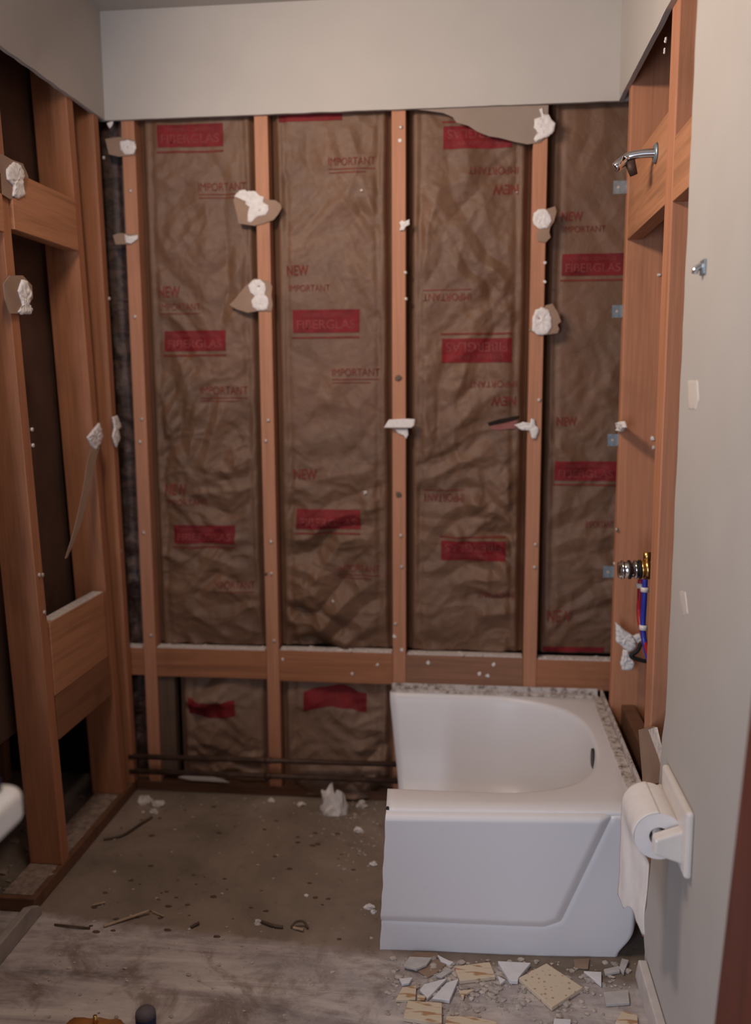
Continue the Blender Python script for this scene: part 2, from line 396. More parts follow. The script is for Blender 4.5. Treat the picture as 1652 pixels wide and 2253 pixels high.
nails(sc_, [P(a, b, x=-0.002) for a, b in [(240, 657), (265, 1212), (228, 347)]], nrm=(1, 0, 0))
sd = lean_stud('wall_stud', -0.55, -0.46, 0.0, 0.0, 0.04, 0.0, ZC-0.002, M['wood_red'])
tag(sd, 'shadowed stud standing far back through the open left wall', 'stud')

# right wall studs
se = mbox(RX, RX+0.14, -0.142, -0.104, 0.03, ZC-0.002).build('wall_stud', M['wood_right_lit'], bevel=0.002)
tag(se, 'far stud of the right wall in the corner behind the tub, carrying metal clips', 'stud', 'right wall studs')
sf = mbox(RX, RX+0.14, -0.700, -0.628, 0.03, ZC-0.002).build('wall_stud', M['wood_right_lit'], bevel=0.003)
tag(sf, 'wide near stud of the right wall beside the white wall edge', 'stud', 'right wall studs')
spots(se, 'plaster_speck', [P(a, b, y=-0.1425) for a, b in [(1452, 412), (1450, 605), (1436, 965), (1437, 985), (1452, 365)]], 0.0055, 0.004, M['plaster'])
spots(sf, 'plaster_speck', [P(1466, 88, x=RX), P(1463, 112, x=RX)], 0.006, 0.004, M['plaster'], (-1, 0, 0))
nails(se, [P(a, b, x=RX) for a, b in [(1357, 1165), (1352, 1240)]], nrm=(-1, 0, 0))

# ------------------------------------------------------------------ blocking
def dust_on(parent, a, b, depth, z, seed, n=26, r=0.006):
    m = MB()
    for i in range(n):
        t = random.random(); p = Vector(a).lerp(Vector(b), t)+Vector(depth)*random.random()
        rr = r*random.uniform(.3, 1.0); m.rock((p.x, p.y, z+rr*0.25), rr*1.6, rr*1.6, rr*.7, seed+i, sub=1)
    return stuff(m.build('dust', M['dust'], parent))
def stuff(o): o['kind'] = 'stuff'; return o
def block_x(x0, x1, z0, z1, mat, label, dust=True, y1=0.04):
    o = mbox(x0, x1, -0.001, y1, z0, z1).build('wall_block', mat, bevel=0.0015)
    tag(o, label, 'wooden block', 'blocks between back wall studs')
    if dust:
        m = MB(); m.box(x0+.004, x1-.004, 0.0005, y1-.004, z1-0.001, z1+0.0035); m.build('dust_layer', M['dust'], o)
        dust_on(o, (x0+.01, 0.002, 0), (x1-.01, 0.002, 0), (0, y1-.01, 0), z1+0.002, int(x0*100))
    return o
ZB0, ZB1 = 0.394, 0.489
bb = [block_x(-0.09, SX[0]-.0005, ZB0+.002, ZB1-.002, M['wood_x'], 'short wooden block left of the leftmost back stud'),
      block_x(SX[0]+SW+.0005, SX[1]-.0005, ZB0, ZB1, M['wood_x'], 'clean red-brown wooden block between leftmost and second back studs'),
      block_x(SX[1]+SW+.0005, SX[2]-.0005, ZB0-.004, ZB1+.003, M['wood_x'], 'dusty red-brown wooden block between second and third back studs, left of the tub'),
      block_x(SX[2]+SW+.0005, SX[3]-.0005, ZB0-.004, ZB1, M['wood_stain'], 'water-stained wooden block behind the tub with white plaster blots'),
      block_x(SX[3]+SW+.0005, 1.60, ZB0-.004, ZB1-.004, M['wood_x'], 'wooden block in the far right corner behind the tub')]
spots(bb[2], 'plaster_speck', [P(830, 1462, y=-.001), P(775, 1482, y=-.001), P(622, 1450, y=-.001)], 0.005, 0.002, M['plaster'])
spots(bb[3], 'plaster_speck', [P(942, 1458, y=-.001), P(1086, 1462, y=-.001), P(1055, 1482, y=-.001), P(1072, 1487, y=-.001)], 0.0065, 0.003, M['plaster'])
o = mbox(SX[0]+SW+.001, 0.138, 0.012, 0.05, 0.056, ZB0-.0005).build('wall_block', M['wood_old'], bevel=0.002)
tag(o, 'dark grey upright plank beside the foot of the leftmost back stud', 'wooden block')
o = mbox(-0.10, 1.60, -0.002, 0.089, 0.0, 0.030).build('sill_plate', M['wood_sill'], bevel=0.003)
tag(o, 'stained wooden sill plate along the foot of the back wall', 'sill plate')
# left blocks
M['wood_board'] = wood('scuffed_board_wood', 'y', (0.26, 0.115, 0.058), stain=0.9)
def block_y(y0, y1, z0, z1, mat, label, x0=-0.040, x1=-0.003, skew=0.0, dust=False):
    m = MB(); m.hexa([(x0, y0, z0), (x1, y0, z0), (x1, y1, z0), (x0, y1, z0), (x0, y0+skew, z1), (x1, y0+skew, z1), (x1, y1+skew, z1), (x0, y1+skew, z1)])
    o = m.build('wall_block', mat, bevel=0.0015); tag(o, label, 'wooden block', 'blocks in the side walls')
    if dust:
        m = MB(); m.box(x0+.002, x1-.002, y0+.01, y1-.01, z1-.001, z1+.0025); m.build('dust_layer', M['dust'], o)
    return o
block_y(-0.587, -0.232, 1.705, 1.842, M['wood_y'], 'orange cross block high on the left wall between two studs', skew=-0.006)
block_y(-0.895, -0.637, 1.69, 1.825, M['wood_y'], 'cross block at the upper left edge, cut off by the frame')
block_y(-0.522, -0.172, 0.510, 0.714, M['wood_y'], 'wide board low on the left wall, upper of two, with a pale top edge', dust=True, skew=-0.006)
block_y(-0.512, -0.165, 0.384, 0.508, M['wood_board'], 'darker scuffed board low on the left wall, under the wide board', skew=-0.006)
o = mbox(-0.093, 0.002, -0.705, -0.004, 0.0, 0.0375).build('sill_plate', M['wood_sill'], bevel=0.003)
tag(o, 'dusty sill plate on the floor under the left wall studs', 'sill plate')
m = MB()
for y0, y1 in ((-0.690, -0.545), (-0.490, -0.122)): m.box(-0.091, -0.012, y0, y1, 0.0370, 0.0395)
m.build('dust_layer', M['sillgrit'], o)
m = MB()
for i in range(60):
    y = random.choice([random.uniform(-.69, -.56), random.uniform(-.48, -.13), random.uniform(-.48, -.13)]); r = random.uniform(.002, .007)
    m.rock((random.uniform(-.088, -.01), y, .0385+r*.1), r*1.5, r*1.5, r*.4, i, sub=1)
stuff(m.build('dust', M['sillgrit'], o))
# right blocks
block_y(-0.6275, -0.1425, 1.716, 1.910, M['wood_y'], 'block high in the right wall carrying the chrome shower arm', RX+.001, RX+.039)
block_y(-1.10, -0.7005, 1.707, 1.838, M['wood_y'], 'block high in the right wall half hidden by the white wall edge', RX+.001, RX+.039)
block_y(-0.6275, -0.1425, 0.33, 0.40, M['wood_sill'], 'low block in the right wall beside the tub rim', RX+.03, RX+.068)

# ------------------------------------------------------------------ insulation
def ridged(x, y, z):
    a = 1-abs(nz(x, y, z))*2.2
    return a*abs(a)*0.6+a*0.4
FOLDS = [(0.15, 6.5, .3), (-0.65, 8.2, 1.7), (0.85, 9.5, 2.9), (-1.1, 7.3, 4.1), (1.4, 6.6, 5.3), (0.6, 14.5, 6.9), (-0.9, 16.5, 8.2), (1.2, 18.0, 9.9), (-0.4, 13.0, 11.3)]
def facets(x, z, seed, upright):
    h = 0.0
    for i, (a, f, ph) in enumerate(FOLDS):
        w = sm(-0.05, 0.30, nz(x*4.4+ph*3+seed, z*3.8, ph))
        w *= 0.35+0.65*(upright if abs(a) > 0.8 else 1-upright)
        if w <= 0: continue
        t = f*(x*math.sin(a)+z*math.cos(a))+ph+seed+0.9*nz(x*4+ph, z*4, seed)+(0.30 if i < 5 else 0.75)*nz(x*9+ph, z*9+ph, seed)
        t = t-math.floor(t); tri = 1-abs(2*t-1)*2
        h += w*tri*(4.0/f)**0.8*(0.7 if i > 4 else 1.15)
    return h
def kraft_fn(x0, x1, z0, z1, seed, base, bulge, lower=False, smoothness=1.0, sag=0.0):
    def fn(x, z):
        t = 1.0 if lower else sm(1.75, 0.75, z)
        wx = x+0.05*nz(x*6+seed, z*6, 1.3)+0.02*nz(x*15, z*15+seed, 4.0)
        wz = z+0.05*nz(x*6, z*6+seed, 7.7)+0.02*nz(x*17+seed, z*17, 2.0)
        a3 = ridged(wx*19+seed, wz*26, seed+9)
        u = (x-x0)/(x1-x0); e = min(u, 1-u)*(x1-x0)
        env = sm(0.0, 0.06, e); v = min(z-z0, z1-z)
        env2 = 0.35+0.65*sm(0.0, 0.10, v)
        h = bulge*sm(0.0, 0.035, e)*env2
        pch = 0.55+0.8*sm(-0.35, 0.35, nz(x*2.3+seed, z*1.9, 11.0))
        h += env*smoothness*pch*((0.0065+0.0070*t+0.0035*sm(1.0, .6, z))*facets(x, z, seed, 1-t)+(0.0015+0.0065*t)*ridged(wx*5.2+seed, wz*6.4, seed)+(0.0010+0.0030*t)*ridged(wx*11-wz*6, wz*12+wx*4, seed+3)+0.008*nz(x*5+seed, z*5, 2.2)+(0.0007+0.0016*t)*a3+0.0010*nz(x*60, z*60, seed))
        # long vertical tucks close to the studs
        h += 0.006*math.exp(-((e-0.022-0.006*nz(z*3, seed))/0.007)**2)-0.004*math.exp(-((e-0.042-0.008*nz(z*2.5, seed+3))/0.009)**2)
        if sag: h += sag*sm(0.11, 0.05, z)*sm(0.03, 0.09, e)
        return base-h
    return fn
def text_mesh(txt, h, bold=0.0):
    cu = bpy.data.curves.new('lettering', 'FONT'); cu.body = txt; cu.size = 1.0; cu.offset = bold
    ob = bpy.data.objects.new('lettering', cu); COL.objects.link(ob)
    dg = bpy.context.evaluated_depsgraph_get(); dg.update()
    me = bpy.data.meshes.new_from_object(ob.evaluated_get(dg))
    bpy.data.objects.remove(ob); bpy.data.curves.remove(cu)
    bm = bmesh.new(); bm.from_mesh(me); bmesh.ops.triangulate(bm, faces=bm.faces)
    xs = [v.co.x for v in bm.verts]; ys = [v.co.y for v in bm.verts]
    lo = (min(xs), min(ys)); w = (max(xs)-lo[0], max(ys)-lo[1])
    bm.verts.index_update()
    vs = [((v.co.x-lo[0])/w[0], (v.co.y-lo[1])/w[1]) for v in bm.verts]; fs = [tuple(v.index for v in f.verts) for f in bm.faces]
    bm.free(); bpy.data.meshes.remove(me); return vs, fs
TXT = {}
def get_text(t, bold=0.0):
    if (t, bold) not in TXT: TXT[(t, bold)] = text_mesh(t, 1, bold)
    return TXT[(t, bold)]
def decal_quad(fn, x0, x1, z0, z1, off, name, mat, parent, arch=0.0):
    m = MB(); nu = max(6, int((x1-x0)/0.004)); nv = max(2, int((z1-z0)/0.004))
    def g(u, v):
        x = x0+(x1-x0)*u; z = z0+(z1-z0)*v+arch*(math.sin(u*math.pi)-.5)+arch*.3*nz(u*4, v*2, 5); return (x, fn(x, z)-off, z)
    m.grid(nu, nv, g); return m.build(name, mat, parent, smooth=True)
def decal_text(fn, txt, x0, x1, z0, z1, off, name, mat, parent, flip=False, bold=0.0):
    vs, fs = get_text(txt, bold); m = MB(); out = []
    for u, v in vs:
        if flip: u, v = 1-u, 1-v
        x = x0+(x1-x0)*u; z = z0+(z1-z0)*v; out.append((x, fn(x, z)-off, z))
    m.add(out, fs); return m.build(name, mat, parent, smooth=True)
def rect(pa, pb):   # photograph corners -> x and z range on the kraft plane
    a, b = P(*pa, y=0.018), P(*pb, y=0.018); return a.x, b.x, b.z, a.z
def red_box(fn, bt, a, b, flip=False, clip=None):
    x0, x1, z0, z1 = rect(a, b)
    if clip: x1 = min(x1, clip)
    q = decal_quad(fn, x0, x1, z0, z1, 0.0016, 'printed_label', M['ink'], bt)
    w, h = x1-x0, z1-z0
    if not flip:
        decal_text(fn, 'OWENS-CORNING', x0+.12*w, x0+.86*w, z0+.68*h, z0+.86*h, 0.0026, 'lettering', M['ink_light'], q)
        decal_text(fn, 'FIBERGLAS', x0+.06*w, x0+.94*w, z0+.16*h, z0+.56*h, 0.0026, 'lettering', M['ink_light'], q, bold=0.012)
        zl = z0-0.20*h
    else:
        decal_text(fn, 'OWENS-CORNING', x0+.14*w, x0+.88*w, z0+.14*h, z0+.32*h, 0.0026, 'lettering', M['ink_light'], q, True)
        decal_text(fn, 'FIBERGLAS', x0+.06*w, x0+.94*w, z0+.44*h, z0+.84*h, 0.0026, 'lettering', M['ink_light'], q, True, bold=0.012)
        zl = z1+0.20*h
    decal_quad(fn, x0-.004, x1, zl-.0035, zl+.0020, 0.0016, 'printed_line', M['ink_thin'], bt)
def words(fn, bt, txt, a, b, flip=False, lines=0, bold=0.0):
    x0, x1, z0, z1 = rect(a, b)
    decal_text(fn, txt, x0, x1, z0, z1, 0.0018, 'printed_words', M['ink_thin'], bt, flip, bold)
    for i in range(lines):
        zz = z0-0.010-0.010*i if not flip else z1+0.010+0.010*i
        decal_quad(fn, x0, x1-(x1-x0)*0.2*i, zz-.0015, zz+.0012, 0.0016, 'printed_line', M['ink_thin'], bt)
def batt(x0, x1, z0, z1, seed, base, bulge, label, mat, lower=False, sm_=1.0, grid=0.0045, sag=0.0):
    fn = kraft_fn(x0, x1, z0, z1, seed, base, bulge, lower, sm_, sag)
    m = MB(); nu = int((x1-x0)/grid); nv = int((z1-z0)/grid)
    def g(u, v):
        x = x0+(x1-x0)*u; z = z0+(z1-z0)*v; return (x, fn(x, z), z)
    m.grid(nu, nv, g)
    # the batt's body behind its paper face
    off = len(m.v)
    n0 = nu+1
    m.mi = 1
    bv = [(x0, 0.095, z0), (x1, 0.095, z0), (x1, 0.095, z1), (x0, 0.095, z1)]
    m.v += [Vector(v) for v in bv]
    bot = list(range(0, n0)); top = list(range(nv*n0, nv*n0+n0)); lef = [j*n0 for j in range(nv+1)]; rig = [j*n0+nu for j in range(nv+1)]
    for f in ([off, off+1]+bot[::-1], [off+3, off+2]+top[::-1], [off, off+3]+lef[::-1], [off+1, off+2]+rig[::-1], [off, off+1, off+2, off+3]):
        m.f.append(tuple(f)); m.m.append(1)
    o = m.build('insulation_batt', [mat, M['kraft_grime']], smooth=True)
    tag(o, label, 'insulation', 'kraft-faced insulation batts'); return o, fn
IX = [s+SW+0.001 for s in SX]
B1, f1 = batt(IX[0], SX[1]-.001, ZB1+.006, ZC-.02, 1.0, 0.050, 0.026, 'brown paper-faced insulation filling the tall bay between the two leftmost back studs', M['kraft'])
B2, f2 = batt(IX[1], SX[2]-.001, ZB1+.008, ZC-.02, 4.3, 0.050, 0.026, 'brown paper-faced insulation filling the tall bay left of the knotty middle stud', M['kraft'])
B3, f3 = batt(IX[2], SX[3]-.001, ZB1+.006, ZC-.02, 8.8, 0.056, 0.028, 'brown paper-faced insulation above the tub, its red print upside down', M['kraft'])
B4, f4 = batt(IX[3], 1.60, ZB1+.004, ZC-.02, 12.1, 0.066, 0.026, 'brown paper-faced insulation in the far right corner bay', M['kraft'], sm_=0.75)
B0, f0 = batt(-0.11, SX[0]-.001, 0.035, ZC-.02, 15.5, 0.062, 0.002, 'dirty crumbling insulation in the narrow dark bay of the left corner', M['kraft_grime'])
L1, g1 = batt(0.150, SX[1]-.001, 0.034, ZB0-.003, 21.7, 0.044, 0.028, 'crumpled insulation bag under the block, left of the second back stud', M['kraft_sheen'], True, 1.2)
L2, g2 = batt(IX[1], SX[2]-.001, 0.008, ZB0-.006, 25.2, 0.040, 0.026, 'bulging insulation bag under the block, just left of the tub', M['kraft_sheen'], True, 1.1, sag=.034)
# print on the paper faces
red_box(f1, B1, (345, 275), (490, 320)); words(f1, B1, 'IMPORTANT', (435, 402), (540, 417), lines=2)
words(f1, B1, 'NEW', (348, 630), (396, 655), bold=.02); words(f1, B1, 'IMPORTANT', (352, 668), (440, 682), lines=1)
red_box(f1, B1, (360, 728), (498, 772)); words(f1, B1, 'IMPORTANT', (442, 850), (545, 868), lines=2)
words(f1, B1, 'NEW', (362, 1065), (412, 1090), bold=.02); words(f1, B1, 'IMPORTANT', (368, 1098), (456, 1112))
red_box(f1, B1, (382, 1155), (517, 1197)); words(f1, B1, 'IMPORTANT', (470, 1278), (560, 1296), lines=1)
x0, x1, z0, z1 = rect((612, 253), (752, 263)); decal_quad(f2, x0, x1, z0, z1, .0016, 'printed_label', M['ink'], B2)
words(f2, B2, 'IMPORTANT', (722, 347), (825, 361), lines=2); words(f2, B2, 'NEW', (630, 584), (678, 606), bold=.02)
words(f2, B2, 'IMPORTANT', (635, 627), (726, 640)); red_box(f2, B2, (643, 682), (790, 731)); words(f2, B2, 'IMPORTANT', (730, 811), (835, 827), lines=2)
words(f2, B2, 'NEW', (645, 1032), (697, 1056), bold=.02); red_box(f2, B2, (652, 1120), (793, 1165)); words(f2, B2, 'IMPORTANT', (745, 1243), (835, 1260), lines=2)
red_box(f3, B3, (975, 276), (1126, 322), True); words(f3, B3, 'IMPORTANT', (1030, 366), (1140, 380), True); words(f3, B3, 'NEW', (1084, 404), (1140, 425), True, bold=.02)
words(f3, B3, 'IMPORTANT', (930, 646), (1036, 661), True, 1); red_box(f3, B3, (972, 745), (1125, 797), True)
words(f3, B3, 'IMPORTANT', (1030, 838), (1136, 852), True); words(f3, B3, 'NEW', (1080, 872), (1135, 893), True, bold=.02)
words(f3, B3, 'IMPORTANT', (930, 1086), (1020, 1105), True, 1); red_box(f3, B3, (970, 1190), (1112, 1235), True); words(f3, B3, 'IMPORTANT', (1050, 1302), (1132, 1318), True)
words(f4, B4, 'NEW', (1236, 463), (1284, 483), bold=.02); words(f4, B4, 'IMPORTANT', (1240, 495), (1334, 507))
red_box(f4, B4, (1238, 557), (1376, 603)); words(f4, B4, 'NEW', (1226, 918), (1270, 938), bold=.02)
red_box(f4, B4, (1222, 1016), (1358, 1060)); words(f4, B4, 'IMPORTANT', (1290, 1148), (1352, 1164)); words(f4, B4, 'NEW', (1205, 1345), (1258, 1372), bold=.02)
x0, x1, z0, z1 = rect((1196, 1428), (1332, 1443)); decal_quad(f4, x0, x1, z0, z1, .0016, 'printed_label', M['ink'], B4)
x0, x1, z0, z1 = rect((415, 1537), (520, 1576)); decal_quad(g1, x0, x1, z0, z1, .0018, 'printed_label', M['ink'], L1, -.012)
x0, x1, z0, z1 = rect((668, 1515), (806, 1562)); decal_quad(g2, x0, x1, z0, z1, .0018, 'printed_label', M['ink'], L2, .022)

def decal_poly(fn, pts, off, name, mat, parent):
    q = [P(a, b, y=.025) for a, b in pts]; m = MB(); m.prism([(p.x, fn(p.x, p.z)-off, p.z) for p in q], (0, .0008, 0)); return m.build(name, mat, parent)
decal_poly(f3, [(1072, 930), (1100, 922), (1142, 914), (1140, 922), (1110, 930), (1076, 937)], .003, 'tear', M['void'], B3)
decal_poly(f3, [(1078, 938), (1110, 931), (1138, 924), (1136, 942), (1100, 946), (1082, 945)], .003, 'pink_fibre', M['pink'], B3)
for a, b, r, bt, fn in ((804, 1084, .010, B2, f2), (796, 420, .006, B2, f2), (733, 1322, .006, B2, f2), (1138, 420, .004, B3, f3)):
    q = P(a, b, y=.02); q = Vector((q.x, fn(q.x, q.z), q.z))
    m = MB(); m.dome([q+Vector((math.cos(k*.8)*r*random.uniform(.5, 1), 0, math.sin(k*.8)*r*random.uniform(.5, 1))) for k in range(8)], (0, -1, 0), r*.4+.002, a, .5); m.build('white_fluff', M['dust'], bt, smooth=True)

# ------------------------------------------------------------------ scraps of drywall and plaster still on the studs
YF = -0.0015
def pl(pts, y=YF): return [P(a, b, y=y) for a, b in pts]
def pit(a, b, r, y=YF): return (P(a, b, y=y), r)
def scrap(label, paper=None, plast=None, pits=(), h=0.008, extra=None, paper_mat='backpaper'):
    c = P(*( (paper or plast)[0]), y=YF)
    t = thing('drywall_scrap', label, 'drywall scrap', c, 'drywall scraps left on the studs')
    if paper:
        m = MB(); m.prism(pl(paper), (0, -0.0025, 0)); m.build('paper', M[paper_mat], t)
    if plast:
        m = MB(); m.dome(pl(plast, YF-0.002), (0, -1, 0), h*.5, random.random()*9, 0.30, [(P(a, b, y=YF-.002), r) for a, b, r in pits]); m.build('plaster', M['plaster'], t, smooth=True)
    if extra:
        m = MB(); m.dome(pl(extra, YF-0.002), (0, -1, 0), h*.8, random.random()*9); m.build('plaster', M['plaster'], t, smooth=True)
    return t
scrap('small brown paper scrap with white plaster ring, top of the leftmost back stud',
      [(232, 306), (262, 302), (298, 309), (301, 325), (297, 342), (262, 345), (240, 340)], [(264, 312), (282, 308), (296, 312), (300, 326), (294, 340), (276, 341), (266, 330)], [(281, 324, .006)])
scrap('narrow paper scrap with a white bow-shaped blob lower on the leftmost back stud',
      [(249, 518), (262, 513), (303, 516), (304, 527), (290, 537), (255, 538)], [(274, 516), (285, 520), (304, 517), (303, 527), (290, 536), (277, 535)], h=.007)
scrap('large brown paper scrap with ragged white plaster, higher on the second back stud',
      [(514, 440), (520, 424), (545, 428), (592, 440), (606, 441), (617, 449), (620, 458), (612, 472), (602, 484), (580, 492), (560, 497), (525, 492), (522, 475), (518, 458)],
      [(514, 432), (526, 419), (538, 416), (543, 421), (562, 420), (572, 430), (582, 434), (579, 445), (590, 452), (592, 463), (584, 474), (566, 477), (560, 484), (551, 491), (545, 488), (545, 470), (549, 456), (540, 450), (540, 440), (530, 438)], [(570, 462, .0065)])
scrap('pointed brown paper scrap with two white plaster rings, lower on the second back stud',
      [(505, 671), (520, 655), (540, 630), (560, 613), (590, 618), (599, 630), (597, 650), (600, 670), (598, 684), (570, 684), (545, 688), (520, 680)],
      [(546, 628), (556, 616), (572, 614), (583, 624), (585, 636), (582, 648), (590, 656), (592, 668), (588, 682), (566, 684), (556, 676), (553, 662), (560, 651), (550, 642)], [(569, 631, .008), (572, 667, .007)])
scrap('tiny white plaster blot on the middle back stud, a third of the way down', None, [(878, 490), (884, 484), (890, 488), (901, 482), (902, 494), (892, 500), (888, 508), (878, 508), (882, 498)], h=.006)
scrap('white plaster ring with one dark hole on the stud above the tub, tan paper below',
      [(1198, 462), (1221, 454), (1224, 466), (1218, 488), (1210, 500), (1208, 512), (1211, 522), (1200, 534), (1183, 531), (1180, 516), (1186, 500), (1190, 480)],
      [(1174, 470), (1184, 460), (1200, 460), (1211, 472), (1214, 486), (1206, 502), (1188, 505), (1174, 496), (1172, 484)], [(1185, 478, .0065)], h=.009)
scrap('white plaster ring with ragged tan edge, lowest of three on the stud above the tub',
      [(1200, 672), (1215, 668), (1228, 690), (1234, 708), (1226, 714), (1230, 724), (1226, 733), (1200, 737), (1162, 727), (1172, 716)],
      [(1171, 700), (1178, 682), (1192, 675), (1206, 681), (1213, 700), (1214, 722), (1203, 736), (1184, 738), (1170, 728)], [(1186, 700, .0065), (1199, 697, .005)], h=.010)
scrap('big torn sheet of grey-brown drywall paper hanging under the upper wall edge',
      [(880, 238), (940, 244), (975, 249), (996, 258), (1004, 270), (1030, 277), (1050, 290), (1075, 300), (1100, 304), (1130, 312), (1160, 318), (1186, 314), (1204, 300), (1206, 232), (1040, 236)],
      [(1186, 240), (1193, 236), (1195, 250), (1207, 252), (1212, 262), (1222, 272), (1220, 290), (1205, 302), (1178, 312), (1174, 306), (1182, 292), (1174, 282), (1176, 262), (1190, 258)], h=.012, paper_mat='facepaper')
t = scrap('white ledge of tile adhesive sticking out of the middle back stud like a shelf', None,
      [(868, 944), (898, 943), (898, 958), (894, 966), (888, 958), (876, 954)], [(884, 963, .005)], h=.006)
m = MB(); a = P(845, 941, y=-.002); b = P(912, 938, y=-.002); c1 = P(856, 922, y=-.002); d1 = P(914, 921, y=-.002)
m.hexa([a, b, b+Vector((0, .0, -.006)), a+Vector((0, .0, -.006)), c1+Vector((0, 0, 0)), d1, d1+Vector((0, -.018, -.004)), c1+Vector((0, -.018, -.004))])
mm = MB(); mm.prism([P(x, y, y=-.002) for x, y in [(845, 941), (856, 923), (890, 921), (914, 922), (912, 936), (905, 941)]], (0, -.016, 0)); mm.build('plaster', M['plaster'], t, bevel=.003)
scrap('broken white plaster crust on the stud above the tub, halfway down', None, [(1131, 935), (1150, 928), (1166, 930), (1168, 920), (1176, 922), (1178, 936), (1186, 942), (1180, 966), (1170, 966), (1168, 948), (1146, 946)], h=.010)
scrap('tiny white flake stuck in the top left corner under the wall edge', None, [(235, 272), (250, 266), (246, 278), (241, 283)], h=.006)
# scraps on the left studs (facing into the room)
def scrap_side(label, x, paper, plast, h=.010, nrm=1, group='drywall scraps left on the studs', strip=None):
    q = lambda pts, xx: [P(a, b, x=xx) for a, b in pts]
    t = thing('drywall_scrap', label, 'drywall scrap', P(*(paper or plast)[0], x=x), group)
    if paper:
        m = MB(); m.prism(q(paper, x), (.003*nrm, 0, 0)); m.build('paper', M['backpaper'], t)
    if plast:
        m = MB(); m.dome(q(plast, x+.0025*nrm), (nrm, 0, 0), h*.6, random.random()*9); m.build('plaster', M['plaster'], t, smooth=True)
    return t
scrap_side('round paper scrap with white plaster on the near left stud, beside the high cross block', -0.006,
      [(-22, 345), (0, 338), (25, 352), (48, 360), (60, 388), (58, 412), (48, 432), (20, 438), (-10, 420), (-25, 385)], [(12, 372), (28, 356), (44, 362), (52, 385), (48, 402), (54, 430), (40, 437), (26, 432), (28, 408), (14, 395)])
scrap_side('oval paper scrap with a white fish-shaped blob lower on the near left stud', -0.004,
      [(6, 625), (20, 606), (48, 606), (68, 628), (70, 655), (62, 672), (60, 690), (20, 690), (10, 660)], [(38, 640), (46, 614), (58, 618), (66, 640), (66, 660), (60, 672), (70, 682), (66, 692), (44, 692), (38, 686), (48, 672)])
t = scrap_side('small white plaster tuft with a long dangling paper strip on the second left stud', -0.001, None,
      [(190, 962), (206, 942), (216, 930), (222, 950), (224, 962), (214, 985), (208, 992), (198, 978)], .012)
m = MB(); pts = smooth_path([P(212, 985, x=.006), P(203, 1010, x=.010), P(190, 1080, x=.022), P(170, 1160, x=.03), P(146, 1228, x=.03)], 6)
wd = [.030, .030, .024, .018, .006]
vs = []; fs = []
for i, p in enumerate(pts):
    k = i/(len(pts)-1)*4; j = min(3, int(k)); w = wd[j]+(wd[j+1]-wd[j])*(k-j)
    vs += [p+Vector((0, w, 0)), p-Vector((0, w, 0)), p-Vector((.0012, w, 0)), p+Vector((-.0012, w, 0))]
for i in range(len(pts)-1):
    for k in range(4): fs.append((i*4+k, i*4+(k+1) % 4, i*4+4+(k+1) % 4, i*4+4+k))
fs += [(0, 1, 2, 3), (len(vs)-4, len(vs)-3, len(vs)-2, len(vs)-1)]
m.add(vs, fs); m.build('paper_strip', M['backpaper'], t, smooth=False)
scrap_side('grey plaster crust on the left corner stud, level with the dangling strip', 0.004, None, [(246, 918), (256, 914), (264, 938), (258, 944), (262, 965), (254, 985), (246, 960), (250, 940)], .010)

# scrap of board at the foot of the near right stud
t = thing('drywall_scrap', 'brown-faced drywall remnant with a white edge at the foot of the near right stud', 'drywall scrap', (RX, -0.72, 0.45))
m = MB(); q = [P(a, b, x=RX-.002) for a, b in [(1408, 1606), (1440, 1598), (1452, 1640), (1466, 1690), (1458, 1722), (1418, 1728)]]
m.prism(q, (-0.004, 0, 0)); m.build('paper', M['backpaper'], t)
m = MB(); q = [P(a, b, x=RX-.006) for a, b in [(1431, 1606), (1446, 1600), (1460, 1660), (1470, 1690), (1464, 1700), (1452, 1662)]]
m.prism(q, (-0.005, 0, 0)); m.build('gypsum_edge', M['gypsum'], t)

# ------------------------------------------------------------------ bathtub (sawn through)
tub = thing('bathtub', 'white steel bathtub sawn off at its left end, standing in the corner', 'bathtub', (1.2, -0.4, 0.0))
ZT = 0.372; X1 = 1.503; YB = -0.004; YFT = -0.778
def yfront(x): return -0.800+0.075*(x-0.91)
def cutx(y): return 0.848-0.082*y
def se_pt(th, a, b, n=2.6):
    c, s = math.cos(th), math.sin(th)
    return 1.10+a*math.copysign(abs(c)**(2/n), c), -0.36+b*math.copysign(abs(s)**(2/n), s)
NA, NL = 56, 10
def outline(inx, iny, cut_in=0.0):
    a, b = 0.337-inx, 0.33-iny; pts = []
    for i in range(NL):
        y = -0.36+b; xc = cutx(y)+cut_in; pts.append((xc+(1.10-xc)*i/NL, y))
    for i in range(NA+1):
        pts.append(se_pt(math.pi/2-math.pi*i/NA, a, b))
    for i in range(1, NL+1):
        y = -0.36-b; xc = cutx(y)+cut_in; pts.append((1.10+(xc-1.10)*i/NL, y))
    return pts
inner = outline(0, 0)
outer = []
for i, (x, y) in enumerate(inner):
    if i < NL: yy = YB; outer.append((cutx(yy)+(1.10-cutx(yy))*i/NL, yy))
    elif i > NL+NA: yy = YFT; j = i-NL-NA; outer.append((1.10+(cutx(yy)-1.10)*j/NL, yy))
    else:
        dx, dy = x-1.10, y+0.36
        t = min((X1-1.10)/dx if dx > 1e-6 else 9e9, ((YB+0.36) if dy > 0 else (YFT+0.36))/dy if abs(dy) > 1e-6 else 9e9)
        outer.append((1.10+dx*t, -0.36+dy*t))
for cx_, cy_ in ((X1, YB), (X1, YFT)):
    i = min(range(NL, NL+NA+1), key=lambda k: (outer[k][0]-cx_)**2+(outer[k][1]-cy_)**2); outer[i] = (cx_, cy_)
outer = [(x, yfront(x) if abs(y-YFT) < 1e-5 else y) for x, y in outer]
rings = [[(x, y, ZT-0.012) for x, y in outer]]
